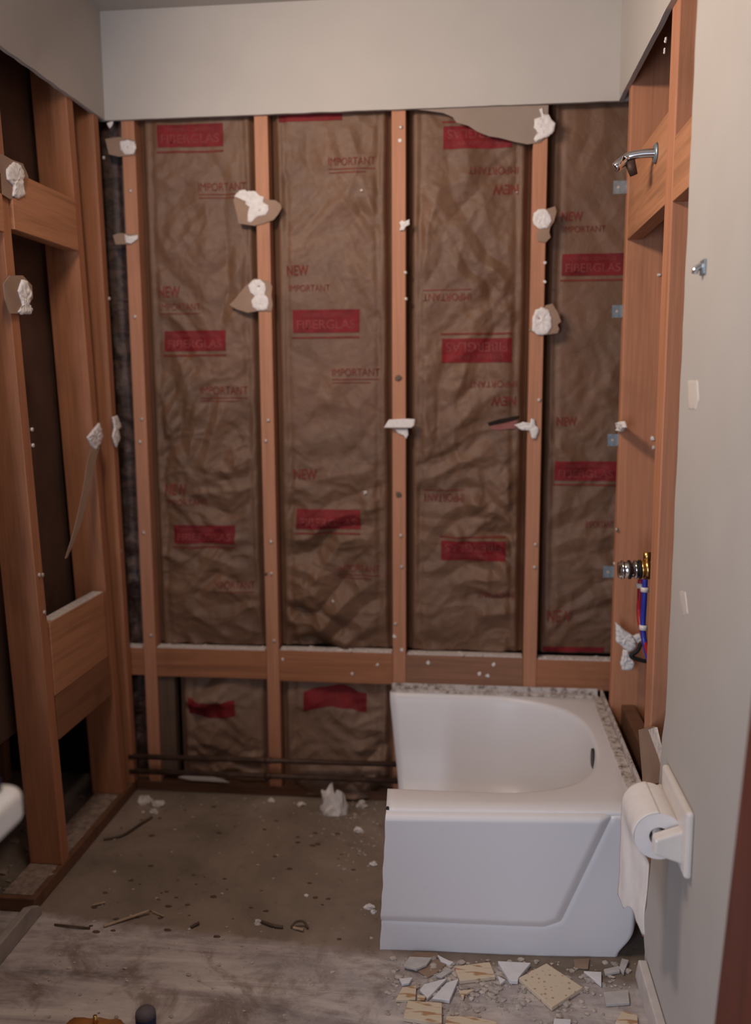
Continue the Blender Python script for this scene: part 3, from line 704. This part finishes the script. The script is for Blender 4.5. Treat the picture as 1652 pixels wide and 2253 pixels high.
def lerp_ring(t, z): return [(o_[0]+(i_[0]-o_[0])*t, o_[1]+(i_[1]-o_[1])*t, z) for o_, i_ in zip(outer, inner)]
rings = [lerp_ring(-0.0, ZT-.008), lerp_ring(0.08, ZT), lerp_ring(0.5, ZT), lerp_ring(0.92, ZT)]
for inx, iny, z in [(0, 0, ZT-.002), (.003, .006, ZT-.010), (.005, .010, ZT-.028), (.010, .020, .30), (.030, .035, .22), (.045, .052, .14), (.065, .075, .10), (.10, .11, .078), (.16, .18, .070), (.25, .28, .067)]:
    rings.append([(x, y, z) for x, y in outline(inx, iny, .026*min(1, max(0, (ZT-.02-z)/.25)))])
m = MB(); n = len(inner)
m.add([v for r in rings for v in r], [(r*n+i, r*n+i+1, (r+1)*n+i+1, (r+1)*n+i) for r in range(len(rings)-1) for i in range(n-1)])
L = (len(rings)-1)*n
m.f.append(tuple(range(L, L+n))); m.m.append(0)
basin = m.build('basin', M['enamel'], tub, smooth=True)
sol = basin.modifiers.new('shell', 'SOLIDIFY'); sol.thickness = 0.006; sol.offset = -1
# apron: a pressed front panel with a raised field
g0, g1_, g2_, g3 = P(820, 2014, y=-.78), P(1195, 2036, y=-.78), P(1222, 2028, y=-.78), P(1330, 1785, y=-.78)
def field(x, z):     # signed distance to the fold line, positive inside the raised field
    pts = [(g0.x-.1, g0.z+.004), (g1_.x, g1_.z), (g2_.x, g2_.z), (g3.x+.02, g3.z+.04)]
    best = 9
    for (ax, az), (bx, bz) in zip(pts, pts[1:]):
        dx, dz = bx-ax, bz-az; t = max(0, min(1, ((x-ax)*dx+(z-az)*dz)/(dx*dx+dz*dz)))
        d = math.hypot(x-ax-dx*t, z-az-dz*t); s = dx*(z-az)-dz*(x-ax)
        if d < abs(best): best = d if s > 0 else -d
    return best
XA1 = 1.490
m = MB()
NU, NV = 230, 150
def apr(u, v):
    z = (ZT-.006)*v
    xl = cutx(-.78)+(-.02*(1-v)+.003*nz(v*9, 2.0)); xr = XA1-(0.035*(1-sm(0, .09, z))**2)
    x = xl+(xr-xl)*u
    y = yfront(x)+(.026+.014*sm(1.3, .9, x))*(1-v)
    fd = field(x, z); y -= 0.013*sm(-.022, .006, fd)*(1-.5*sm(.96, 1.0, v))-.003*math.exp(-((fd+.020)/.006)**2)
    y += 0.020*sm(0.975, 1.0, v)**2
    y += 0.03*sm(.975, 1.0, u)**2
    return (x, y, z)
m.grid(NU, NV, apr); ap = m.build('apron', M['enamel'], tub, smooth=True)
sol = ap.modifiers.new('shell', 'SOLIDIFY'); sol.thickness = 0.004; sol.offset = 1
# nailing flanges
m = MB(); m.box(cutx(0)+.006, X1-.012, YB-.004, YB+.001, ZT-.004, ZT+.026); m.box(cutx(0)+.006, X1-.012, YB-.016, YB-.004, ZT-.001, ZT+.008)
m.build('rear_flange', M['flange'], tub, bevel=.002)
m = MB(); m.box(X1-.004, X1+.003, -.66, YB-.002, ZT-.004, ZT+.024); m.box(X1-.030, X1-.004, -.66, YB-.012, ZT-.001, ZT+.005)
m.build('side_flange', M['flange'], tub, bevel=.002)
ov = Vector((1.431, -.372, .326))
m = MB(); m.tube([ov+Vector((-.0035, 0, 0)), ov+Vector((-.003, 0, 0)), ov+Vector((.012, 0, 0))], [.027, .030, .030], 28)
m.build('overflow_hole', M['hole'], tub, smooth=True)
m = MB(); m.tube([P(852, 1780, y=-.795), P(852, 1780, y=-.795)+Vector((0, .006, 0))], .004, 10); m.build('rivet_hole', M['hole'], tub)

# ------------------------------------------------------------------ pipes on the back wall
for i, (a, b, lab) in enumerate((((284, 1664), (888, 1682), 'upper of two dark iron pipes running low along the back wall into the tub'),
                                 ((286, 1696), (890, 1719), 'lower of two dark iron pipes running low along the back wall into the tub'))):
    m = MB(); m.tube([P(*a, y=-.034), P(*b, y=-.034)], .0085, 14)
    o = m.build('pipe', M['iron'], smooth=True); tag(o, lab, 'pipe', 'iron pipes low on the back wall')
    m = MB(); c = P(590, (1673, 1707)[i], y=-.034); m.tube([c+Vector((-.012, 0, 0)), c+Vector((.012, 0, 0))], .0105, 14); m.build('coupling', M['iron'], o, smooth=True)

m = MB(); m.prism([P(a, b, y=-.006) for a, b in [(392, 1710), (420, 1704), (455, 1706), (492, 1716), (505, 1722), (460, 1719), (420, 1717)]], (0, .003, 0))
o = m.build('paper_strip', M['ceramic']); tag(o, 'thin white paper strip lying along the back sill below the iron pipes', 'paper strip')

# ------------------------------------------------------------------ plumbing in the right wall
t = thing('shower_fitting', 'chrome shower arm without its head, high on the right wall', 'shower arm', P(1440, 338, x=RX))
w0 = P(1443, 337, x=RX); j = P(1384, 344, y=w0.y+.02); e = P(1352, 371, y=w0.y+.02)
m = MB(); m.tube(smooth_path([w0, w0.lerp(j, .5)+Vector((0, 0, .002)), j, j.lerp(e, .25)]), .010, 14); m.build('arm', M['chrome'], t, smooth=True)
m = MB(); d = (e-j).normalized(); m.tube([j+d*.010, j+d*.012, e-d*.004, e], [.008, .0125, .0125, .010], 16); m.build('nozzle', M['chrome'], t, smooth=True)
m = MB(); m.tube([j+Vector((.002, 0, -.012)), j+Vector((.012, 0, -.042))], [.012, .009], 12); m.build('lever', M['iron'], t, smooth=True)
m = MB(); m.tube([w0, w0+Vector((-.005, 0, 0))], [.024, .019], 20); m.build('escutcheon', M['galv'], t, smooth=True)
for (a, b, lab) in ((1363, 412, 'galvanised clip on the far right stud, just below the shower arm'), (1360, 685, 'galvanised clip on the far right stud, at upper middle height'),
                    (1350, 968, 'galvanised clip on the far right stud, below a white plaster bit'), (1340, 1258, 'galvanised clip on the far right stud, left of the shower valve')):
    c = P(a, b, y=-.118)
    t = thing('metal_clip', lab, 'clip', c, 'galvanised clips on the far right stud')
    m = MB(); m.box(c.x-.017, RX+.001, -.119, -.117, c.z-.017, c.z+.017); m.build('plate', M['galv'], t)
    m = MB(); m.tube([(c.x-.004, -.121, c.z), (c.x-.004, -.117, c.z)], .004, 10); m.build('hole_rim', M['nail'], t)
t = thing('shower_valve', 'banded chrome and brass shower valve in the right wall', 'valve', (1.53, -.40, .80))
v0, v1 = P(1360, 1254, y=-.40), P(1428, 1252, y=-.40)
def vs_(a, b): return v0.lerp(v1, a), v0.lerp(v1, b)
m = MB(); m.tube(vs_(0.0, .70), .0205, 24); m.build('body', M['chrome'], t, smooth=True)
for k in (.10, .32, .52, .66):
    m = MB(); m.tube(vs_(k, k+.07), .0245, 24); m.build('band', M['black'] if k in (.32, .66) else M['chrome'], t, smooth=True)
m = MB(); m.tube(vs_(.72, .84), .023, 20); m.tube(vs_(.84, 1.0), .027, 20); m.build('brass_fitting', M['brass'], t, smooth=True)
vc = v0.lerp(v1, .92)
m = MB(); m.tube([vc+Vector((0, 0, .022)), vc+Vector((0, 0, .044))], .010, 12); m.build('brass_outlet', M['brass'], t, smooth=True)
for nm, mat, a, b, dy, lab in (('pex_red', M['pex_red'], 1409, 1275, .03, 'red plastic water pipe hanging below the shower valve'), ('pex_blue', M['pex_blue'], 1419, 1275, -.02, 'blue plastic water pipe beside the red one in the right wall')):
    y = -.40+dy; c = P(a, b, y=y)
    ze = .70 if nm == 'pex_blue' else .73
    m = MB(); m.tube(smooth_path([c, (c.x, y, c.z-.05), (c.x, y, ze), (c.x+.004, y-.05, ze-.05), (c.x+.01, y-.16, ze-.09)]), .007, 12); o = m.build('water_pipe', mat, smooth=True); tag(o, lab, 'pipe', 'plastic water pipes in the right wall')
    for zz in ((c.z-.02, .715) if nm == 'pex_blue' else (c.z-.01,)):
        m = MB(); m.tube([(c.x, y, zz), (c.x, y, zz-.012)], .0105, 12); m.build('crimp_ring', M['ceramic'], o, smooth=True)
# crumpled plaster rag by the valve pipes
t = thing('plaster_rag', 'crumpled grey-white plaster rag stuck by the pipes low in the right wall', 'debris', P(1385, 1420, y=-.20))
yy = -.20
def crump(pts, seed, h, mat, nm):
    m = MB(); m.dome([P(a, b, y=yy) for a, b in pts], (0, -1, 0), h*.7, seed, 0.2); return m.build(nm, mat, t, smooth=True)
crump([(1353, 1368), (1362, 1374), (1372, 1384), (1390, 1396), (1400, 1412), (1396, 1430), (1382, 1434), (1368, 1422), (1354, 1410)], 1, .020, M['plaster'], 'crust')
crump([(1391, 1398), (1414, 1390), (1413, 1405), (1402, 1414)], 2, .016, M['plaster'], 'flap')
crump([(1370, 1428), (1380, 1428), (1386, 1446), (1396, 1458), (1390, 1474), (1368, 1474), (1364, 1458)], 3, .016, M['plaster'], 'flap')
m = MB(); m.tube(smooth_path([P(1410, 1415, y=-.24), P(1402, 1432, y=-.24), P(1388, 1444, y=-.24), P(1408, 1452, y=-.24), P(1422, 1455, y=-.24)]), .006, 10); o = m.build('hose_clamp', M['black'], smooth=True)
tag(o, 'black curled strap beside the crumpled plaster rag in the right wall', 'strap')
# small plaster bits on the far right stud face
m = MB(); m.dome([P(a, b, x=RX-.001) for a, b in [(1362, 930), (1376, 926), (1380, 940), (1372, 950), (1362, 948)]], (-1, 0, 0), .012, 4); o = m.build('plaster_bit', M['plaster'], smooth=True)
tag(o, 'white plaster bit on the far right stud, just above a metal clip', 'plaster bit')

# ------------------------------------------------------------------ right white wall: hook, paper holder, baseboard, board
c = P(1549, 588, x=RW)
t = thing('wall_hook', 'small chrome hook on the white right wall near the open studs', 'hook', c)
m = MB(); m.box(c.x-.004, c.x, c.y-.016, c.y+.016, c.z-.013, c.z+.013); m.build('back_plate', M['galv'], t, bevel=.0015)
m = MB(); m.tube(smooth_path([c+Vector((-.002, .004, .004)), c+Vector((-.012, .006, -.002)), c+Vector((-.014, .006, -.010))]), .0055, 12); m.build('peg', M['chrome'], t, smooth=True)
for (pts, lab) in (([(1512, 838), (1535, 836), (1538, 880), (1532, 902), (1514, 900)], 'pale rectangular filler patch on the white right wall, at eye level'), ([(1494, 1300), (1508, 1302), (1514, 1350), (1504, 1356)], 'pale narrow filler smear lower on the white right wall')):
    m = MB(); m.dome([P(a, b, x=RW) for a, b in pts], (-1, 0, 0), .0012, 3, .1); o = m.build('filler_patch', M['ceramic'], smooth=True); tag(o, lab, 'filler patch')

t = thing('toilet_paper_holder', 'cream ceramic toilet paper holder on the white right wall', 'toilet paper holder', (RW, -1.06, .51))
m = MB(); m.box(RW-.014, RW, -1.165, -.955, .448, .575); m.build('plate', M['ceramic'], t, bevel=.006, segs=3)
for y0, y1 in ((-1.140, -1.112), (-.962, -.940)):
    m = MB(); m.hexa([(1.435, y0, .478), (RW-.01, y0, .462), (RW-.01, y1, .462), (1.435, y1, .478), (1.435, y0, .508), (RW-.01, y0, .528), (RW-.01, y1, .528), (1.435, y1, .508)]); m.build('arm', M['ceramic'], t, bevel=.005, segs=3)
RC = Vector((1.450, 0, .497)); RR = .045; Y0, Y1 = -1.105, -.972
m = MB(); m.tube([(RC.x, -1.115, RC.z), (RC.x, -.960, RC.z)], .009, 14); m.build('roller', M['ceramic'], t, smooth=True)
t = thing('toilet_paper_roll', 'white toilet paper roll with a long sheet hanging down', 'toilet paper', (RC.x, -1.04, RC.z))
m = MB(); ns = 48
def ringp(r, y): return [(RC.x+r*math.cos(2*math.pi*k/ns), y, RC.z+r*math.sin(2*math.pi*k/ns)) for k in range(ns)]
v = ringp(RR, Y0)+ringp(RR, Y1)+ringp(.018, Y0)+ringp(.018, Y1)
f = []
for k in range(ns):
    l = (k+1) % ns
    f += [(k, l, ns+l, ns+k), (2*ns+k, 3*ns+k, 3*ns+l, 2*ns+l), (k, 2*ns+k, 2*ns+l, l), (ns+k, ns+l, 3*ns+l, 3*ns+k)]
m.add(v, f); m.build('roll', M['tissue'], t, smooth=True).modifiers.new('edge', 'EDGE_SPLIT').split_angle = math.radians(50)
m = MB()
def tail(u, v):
    y = Y1+(Y0-Y1)*u
    s = v*(.085+.198+.02*nz(u*3, 1))
    r = RR+.0016+.003*nz(u*5, v*4, 3)*sm(.1, .4, v)
    if s < .085:
        a = math.pi*.5+ s/.085*math.pi*.5
        return (RC.x+r*math.cos(a), y, RC.z+r*math.sin(a))
    d = s-.085
    sw = .030*u*sm(0, .06, d)+.006*nz(u*2.5+3, d*9, 2)*sm(.02, .2, d)
    return (RC.x-r+sw, y-.02*u*sm(0, .2, d)*0, RC.z-d+.012*nz(u*6, 3.3)*sm(.15, .23, d))
m.grid(22, 60, tail); tl = m.build('hanging_sheet', M['tissue'], t, smooth=True); tl.modifiers.new('ply', 'SOLIDIFY').thickness = .0008

m = MB(); m.prism([(RW-.020, -.80, 0), (RW-.020, -.83, .060), (RW-.020, -3.7, .060), (RW-.020, -3.7, 0)], (.019, 0, 0))
o = m.build('baseboard_right', M['basewhite'], bevel=.003); o['kind'] = 'structure'
m = MB(); m.prism([(.022, -.705, 0), (.022, -.715, .028), (.022, -.76, .050), (.022, -3.7, .055), (.022, -3.7, 0)], (-.020, 0, 0))
o = m.build('baseboard_left', M['baseboard'], bevel=.003); o['kind'] = 'structure'

m = MB(); b0, b1 = P(1648, 1717, x=RW-.012), P(1585, 2253, x=RW-.012)
d = (b0-b1); k = lambda z: b1+d*((z-b1.z)/d.z)
pA, pB = k(0.002), k(1.02)
m.hexa([pA+Vector((-.010, 0, 0)), pA+Vector((.010, 0, 0)), pA+Vector((.010, -.16, 0)), pA+Vector((-.010, -.16, 0)), pB+Vector((-.010, 0, 0)), pB+Vector((.010, 0, 0)), pB+Vector((.010, -.16, 0)), pB+Vector((-.010, -.16, 0))])
o = m.build('leaning_board', M['wood_door'], bevel=.003); tag(o, 'dark red-brown board leaning on the white wall at the right edge, near the camera', 'board')

# ------------------------------------------------------------------ vanity corner at the left edge
zc = .80; cpt = P(66, 1722, z=zc)
t = thing('bathroom_vanity', 'bathroom vanity at the left edge, only its white rounded counter corner showing', 'vanity', (cpt.x-.2, cpt.y-.25, 0))
m = MB(); rc = .03; xs, ys = cpt.x, cpt.y
pts = [(0.004, ys-1.0), (xs, ys-1.0), (xs, ys-rc)]+[(xs-rc+rc*math.cos(a*math.pi/16), ys-rc+rc*math.sin(a*math.pi/16)) for a in range(1, 8)]+[(xs-rc, ys), (0.004, ys)]
m.prism([(a, b, zc-.045) for a, b in pts], (0, 0, .045)); m.build('countertop', M['counter'], t, bevel=.012, segs=4)
m = MB(); m.box(.004, xs-.06, ys-.98, ys-.05, 0.0, zc-.046); m.build('cabinet', M['wood_red'], t, bevel=.003)
m = MB(); m.box(xs-.0605, xs-.042, ys-.50, ys-.06, .12, zc-.10); m.build('door', M['wood_red'], t, bevel=.004)
b = P(-28, 1742, z=zc); m = MB(); m.tube([(b.x, b.y, zc+.0005), (b.x, b.y, zc+.014), (b.x, b.y, zc+.018)], [.018, .018, .012], 18); o = m.build('bottle', M['navy'], smooth=True)
tag(o, 'small navy-blue object standing on the white counter at the left edge', 'bottle')

# ------------------------------------------------------------------ tools at the bottom edge
c = P(320, 2226, z=.13)
t = thing('tool_handle', 'upright dark blue tool handle with a dusty grey cap at the bottom edge', 'tool handle', (c.x, c.y, 0))
m = MB(); m.tube([(c.x, c.y, .0), (c.x, c.y, .02), (c.x, c.y, .122)], [.018, .0165, .020], 24); m.build('grip', M['navy'], t, smooth=True)
m = MB(); m.tube([(c.x, c.y, .122), (c.x, c.y, .130), (c.x, c.y, .136), (c.x, c.y, .138)], [.020, .019, .014, .004], 24); m.build('cap', M['grey_cap'], t, smooth=True)
c = P(206, 2246, z=.064)
t = thing('leather_pouch', 'glossy amber-brown leather pouch at the bottom edge, left of the blue handle', 'pouch', (c.x, c.y-.03, 0))
m = MB(); bm = bmesh.new(); bmesh.ops.create_uvsphere(bm, u_segments=40, v_segments=24, radius=1)
for v in bm.verts:
    x, y, z = v.co; k = 1+.14*nz(x*2, y*2, z*2)+.05*nz(x*6, y*6, z*6)
    fx = math.copysign(abs(x)**.7, x); v.co = (fx*.075*k+c.x, y*.06*k+c.y-.03, (max(-1, z)+1)*.036*k+.0)
bm.verts.index_update(); m.add([v.co.copy() for v in bm.verts], [tuple(v.index for v in f.verts) for f in bm.faces]); bm.free()
m.build('bag', M['leather'], t, smooth=True)
m = MB(); m.tube([(c.x+.006, c.y-.004, .060), (c.x+.006, c.y-.006, .080)], [.006, .004], 14); m.build('stud_button', M['brass'], t, smooth=True)

# ------------------------------------------------------------------ broken tiles in front of the tub
def shard(pts, mat, label, th=.007, cat='tile shard', z=0.001, name='tile_shard', tilt=0.0):
    q = [P(a, b, z=z+th) for a, b in pts]; ce = sum(q, Vector())/len(q)
    q = [Vector((p.x, p.y, p.z+tilt*(p.y-ce.y))) for p in q]
    m = MB(); m.prism(q, (0, 0, -th)); o = m.build(name, mat, bevel=.0012)
    me = o.data
    for v_ in me.vertices: v_.co -= ce
    o.location = ce
    if random.random() < 2: tag(o, label, cat, 'broken tiles on the floor' if cat == 'tile shard' else None)
    return o
S = shard
S([(1202, 2119), (1282, 2172), (1214, 2216), (1141, 2151)], M['tile_dots'], 'large diamond-shaped beige tile lying face down, pitted with small holes', .010)
S([(999, 2126), (1077, 2116), (1090, 2148), (1012, 2158)], M['tile_ridge'], 'ridged beige tile piece close to the middle of the tub front', .009)
S([(1095, 2114), (1168, 2118), (1141, 2150), (1139, 2158), (1121, 2157)], M['tile_white'], 'large white tile shard touching the diamond-shaped beige tile', .009)
S([(933, 2165), (984, 2151), (941, 2196), (923, 2177)], M['tile_white'], 'white tile shard, left one of a split pair by the ridged tiles')
S([(982, 2162), (1009, 2153), (989, 2200), (950, 2196)], M['tile_white'], 'white tile shard with a pointed tip, right one of a split pair', .009)
S([(885, 2172), (916, 2168), (914, 2199), (870, 2199)], M['tile_ridge'], 'small ridged beige tile piece farthest left among the rubble')
S([(897, 2201), (972, 2206), (972, 2251), (887, 2238)], M['tile_ridge'], 'squarish ridged beige tile with dark brown grooves near the bottom edge', .010)
S([(982, 2235), (1040, 2236), (1094, 2248), (1092, 2280), (975, 2280)], M['tile_ridge'], 'beige tile cut off by the bottom edge, right of the squarish ridged tile', .010)
S([(1284, 2136), (1323, 2138), (1323, 2167)], M['tile_white'], 'triangular white tile shard right of the diamond-shaped tile')
S([(1328, 2182), (1382, 2177), (1385, 2206), (1333, 2209)], M['tile_grey'], 'dusty grey rectangular tile piece near the right baseboard')
S([(1009, 2179), (1045, 2175), (1022, 2188), (1019, 2199)], M['tile_ridge'], 'tiny beige L-shaped tile chip in the middle of the rubble', .006)
S([(918, 2135), (952, 2107), (982, 2121), (960, 2140), (941, 2150)], M['paper_brown'], 'brown cardboard scrap on the floor at the left of the tub front', .003, 'paper scrap', name='paper_scrap')
S([(887, 2124), (901, 2104), (950, 2106), (938, 2122), (915, 2131)], M['tile_grey'], 'dusty white shard leaning over the brown cardboard scrap', .006, z=.006)
S([(898, 2104), (915, 2094), (962, 2095), (970, 2106)], M['paper_brown'], 'tan paper scrap tucked against the foot of the tub front', .003, 'paper scrap', name='paper_scrap')
S([(1262, 2110), (1297, 2108), (1294, 2131), (1264, 2128)], M['paper_brown'], 'small tan paper scrap at the foot of the tub, right half', .004, 'paper scrap', name='paper_scrap')
S([(1094, 2146), (1112, 2155), (1101, 2164)], M['tile_white'], 'tiny white tile chip below the large white shard')
S([(1353, 2250), (1368, 2223), (1402, 2233), (1404, 2262)], M['tile_ridge'], 'beige tile piece in the lower right corner by the baseboard')
S([(1219, 2240), (1256, 2242), (1254, 2262), (1216, 2262)], M['tile_white'], 'white tile piece cut off by the bottom edge, below the diamond-shaped tile')
S([(1328, 2132), (1362, 2124), (1364, 2136), (1332, 2142)], M['tile_grey'], 'slim dusty tile strip near the right end of the tub front')
S([(878, 2152), (908, 2150), (900, 2162), (884, 2164)], M['tile_white'], 'small white tile chip left of the split pair')
S([(918, 2188), (936, 2190), (934, 2200), (918, 2200)], M['tile_ridge'], 'tiny square beige chip between two ridged tiles', .006)
S([(962, 2100), (986, 2112), (998, 2116), (990, 2122), (970, 2114)], M['tile_white'], 'thin white sliver between the cardboard scrap and the tub', .006)
S([(958, 2146), (986, 2128), (996, 2134), (972, 2150)], M['tile_grey'], 'narrow grey shard below the brown cardboard scrap', .006)
S([(1368, 2108), (1384, 2112), (1372, 2140), (1362, 2128)], M['tile_grey'], 'small upright-looking grey chip at the right corner of the tub foot', .008)
# crumbs
m = MB(); i = 0
while i < 520:
    a, b = random.gauss(1080, 170), random.gauss(2150, 46)
    if not (845 < a < 1420 and 2106 < b < 2290): continue
    p = P(a, b, z=0)
    if p.y > yfront(p.x)+.005: continue
    r = random.choice([.0015, .002, .003, .004, .006])*random.uniform(.7, 1.2)
    m.rock((p.x, p.y, r*.3), r*1.5, r*1.3, r*.7, i, sub=1); i += 1
o = m.build('tile_crumbs', M['grit']); o['kind'] = 'stuff'; tag(o, 'crumbs of tile and plaster on the floor in front of the tub', 'rubble')
m = MB(); i = 0
while i < 230:
    k = random.random()
    if k < .45: a, b = random.gauss(780, 50), random.gauss(1800, 30)
    elif k < .62: a, b = random.uniform(310, 840), random.gauss(1768, 8)
    elif k < .72: a, b = random.gauss(780, 30), random.gauss(1880, 20)
    else: a, b = random.uniform(180, 830), random.uniform(1780, 2080)
    if b < 1752+(a-310)*.02 or a > 838 or a < 120+ (2000-b)*.8: continue
    p = P(a, b, z=0); r = random.choice([.0012, .0016, .0022, .003, .004])*random.uniform(.7, 1.2)
    m.rock((p.x, min(p.y, -.01), r*.3), r*1.5, r*1.3, r*.7, i, sub=1); i += 1
o = m.build('plaster_crumbs', M['grit']); o['kind'] = 'stuff'; tag(o, 'crumbs of plaster scattered over the bare concrete left of the tub', 'rubble')
m = MB(); i = 0
while i < 170:
    a, b = random.uniform(10, 1000), random.uniform(2060, 2253)
    p = P(a, b, z=0)
    if p.x < .05 or p.x > 1.45 or (p.x > .82 and p.y > yfront(p.x)+.005): continue
    r = random.choice([.001, .0015, .002, .0035])*random.uniform(.7, 1.3)
    m.rock((p.x, p.y, r*.3), r*1.6, r*1.3, r*.6, i, sub=1); i += 1
o = m.build('floor_grit', M['grit']); o['kind'] = 'stuff'; tag(o, 'pale grit scattered over the dusty floor strip in the foreground', 'rubble')
m = MB(); i = 0
while i < 60:
    a, b = random.uniform(190, 830), random.uniform(1775, 2070)
    p = P(a, b, z=0); r = random.uniform(.002, .006)
    if p.x < .02 or p.x > .87 or p.y > -.02: continue
    m.rock((p.x, p.y, r*.15), r*1.8, r*1.1, r*.4, i, sub=1); i += 1
o = m.build('dirt_crumbs', M['bark']); o['kind'] = 'stuff'; tag(o, 'dark dirt crumbs on the bare concrete left of the tub', 'rubble')

# ------------------------------------------------------------------ bigger lumps and sticks on the concrete
def lump(parts, label, mat=M['plaster'], name='plaster_chunk'):
    m = MB()
    for (a, b, rx, rz, s) in parts:
        p = P(a, b, z=0); m.rock((p.x, min(p.y, -.012-rx), rz*.5), rx, rx*.8, rz, s, .7)
    o = m.build(name, mat); tag(o, label, 'plaster chunk', 'plaster chunks on the concrete'); return o
m = MB(); c = P(735, 1786, z=0)
for dx, w_, h_, tp, s in ((-.012, .026, .062, .2, 1), (.022, .022, .050, -.1, 2), (.004, .034, .026, 0, 3), (-.030, .012, .02, 0, 4)):
    m.rock((c.x+dx, c.y-.004, h_*.42), w_, w_*.8, h_, s, .75, 2)
o = m.build('plaster_chunk', M['plaster']); tag(o, 'big two-peaked white plaster chunk standing on the concrete by the back sill', 'plaster chunk', 'plaster chunks on the concrete')
lump([(797, 1776, .017, .014, 11)], 'cream plaster lump between the two-peaked chunk and the tub', M['gypsum'])
lump([(597, 1764, .010, .008, 12)], 'small white plaster lump by the sill under the second back stud')
lump([(662, 1771, .013, .006, 13)], 'flat white plaster lump left of the two-peaked chunk')
lump([(787, 1829, .013, .009, 14)], 'white plaster lump near the cut end of the tub')
lump([(822, 1903, .010, .006, 15)], 'small white lump by the tub cut, halfway along the apron side')
lump([(812, 1997, .013, .007, 16), (822, 2008, .008, .006, 17)], 'white double lump on the concrete near the lower corner of the tub')
lump([(566, 2032, .010, .007, 18)], 'dusty lump on the concrete near the front edge, beside dark curls', M['gypsum'])
lump([(318, 1766, .022, .014, 19), (345, 1774, .020, .012, 20), (338, 1788, .014, .008, 21)], 'grey heap of plaster rubble in the far left floor corner', M['gypsum'])
lump([(674, 1972, .006, .004, 22)], 'tiny white lump alone in the middle of the concrete')
def stick(px, r, mat, label, name='splinter', z=.004):
    m = MB(); m.tube(smooth_path([P(a, b, z=z+dz) for a, b, dz in px], 5), r, 8); o = m.build(name, mat, smooth=True); tag(o, label, 'stick', 'sticks and strips on the concrete'); return o
stick([(228, 2038, 0), (275, 2022, .002), (328, 2004, .006)], .0035, M['splinter'], 'long pale wood splinter on the concrete, front left')
stick([(203, 1992, 0), (231, 1985, .002)], .003, M['splinter'], 'short pale wood splinter behind the long one')
stick([(334, 2004, .003), (360, 2016, .0)], .0015, M['splinter'], 'thin pale twig right of the long splinter')
stick([(228, 1847, 0), (269, 1838, .002), (305, 1815, .003), (334, 1797, .002)], .0035, M['bark'], 'bent brown strip lying on the concrete by the left sill', 'curled_strip')
stick([(576, 2028, 0), (600, 2036, .002), (622, 2040, 0)], .004, M['bark'], 'dark curled strip near the front edge of the concrete, left of a ring', 'curled_strip')
stick([(640, 2040, 0), (652, 2028, .010), (668, 2028, .010), (677, 2042, 0)], .003, M['bark'], 'dark arched strip near the front edge of the concrete', 'curled_strip')
stick([(645, 2041, 0), (667, 2046, .002)], .0035, M['splinter'], 'pale chip under the dark arched strip')
stick([(420, 2040, 0), (438, 2030, .002)], .0035, M['bark'], 'short dark strip in the middle of the front floor edge', 'curled_strip')
stick([(120, 2034, 0), (160, 2038, .002), (198, 2042, 0)], .0025, M['bark'], 'thin dark strip by the end of the left baseboard', 'curled_strip')
# debris in the dark behind the left studs
m = MB()
for i in range(120):
    r = random.uniform(.003, .013); m.rock((random.uniform(-.45, -.10), random.uniform(-1.0, .05), r*.25), r*1.6, r*1.3, r*.6, i, sub=1)
o = m.build('rubble', M['sillgrit']); o['kind'] = 'stuff'; tag(o, 'dark rubble on the floor behind the left wall studs', 'rubble')
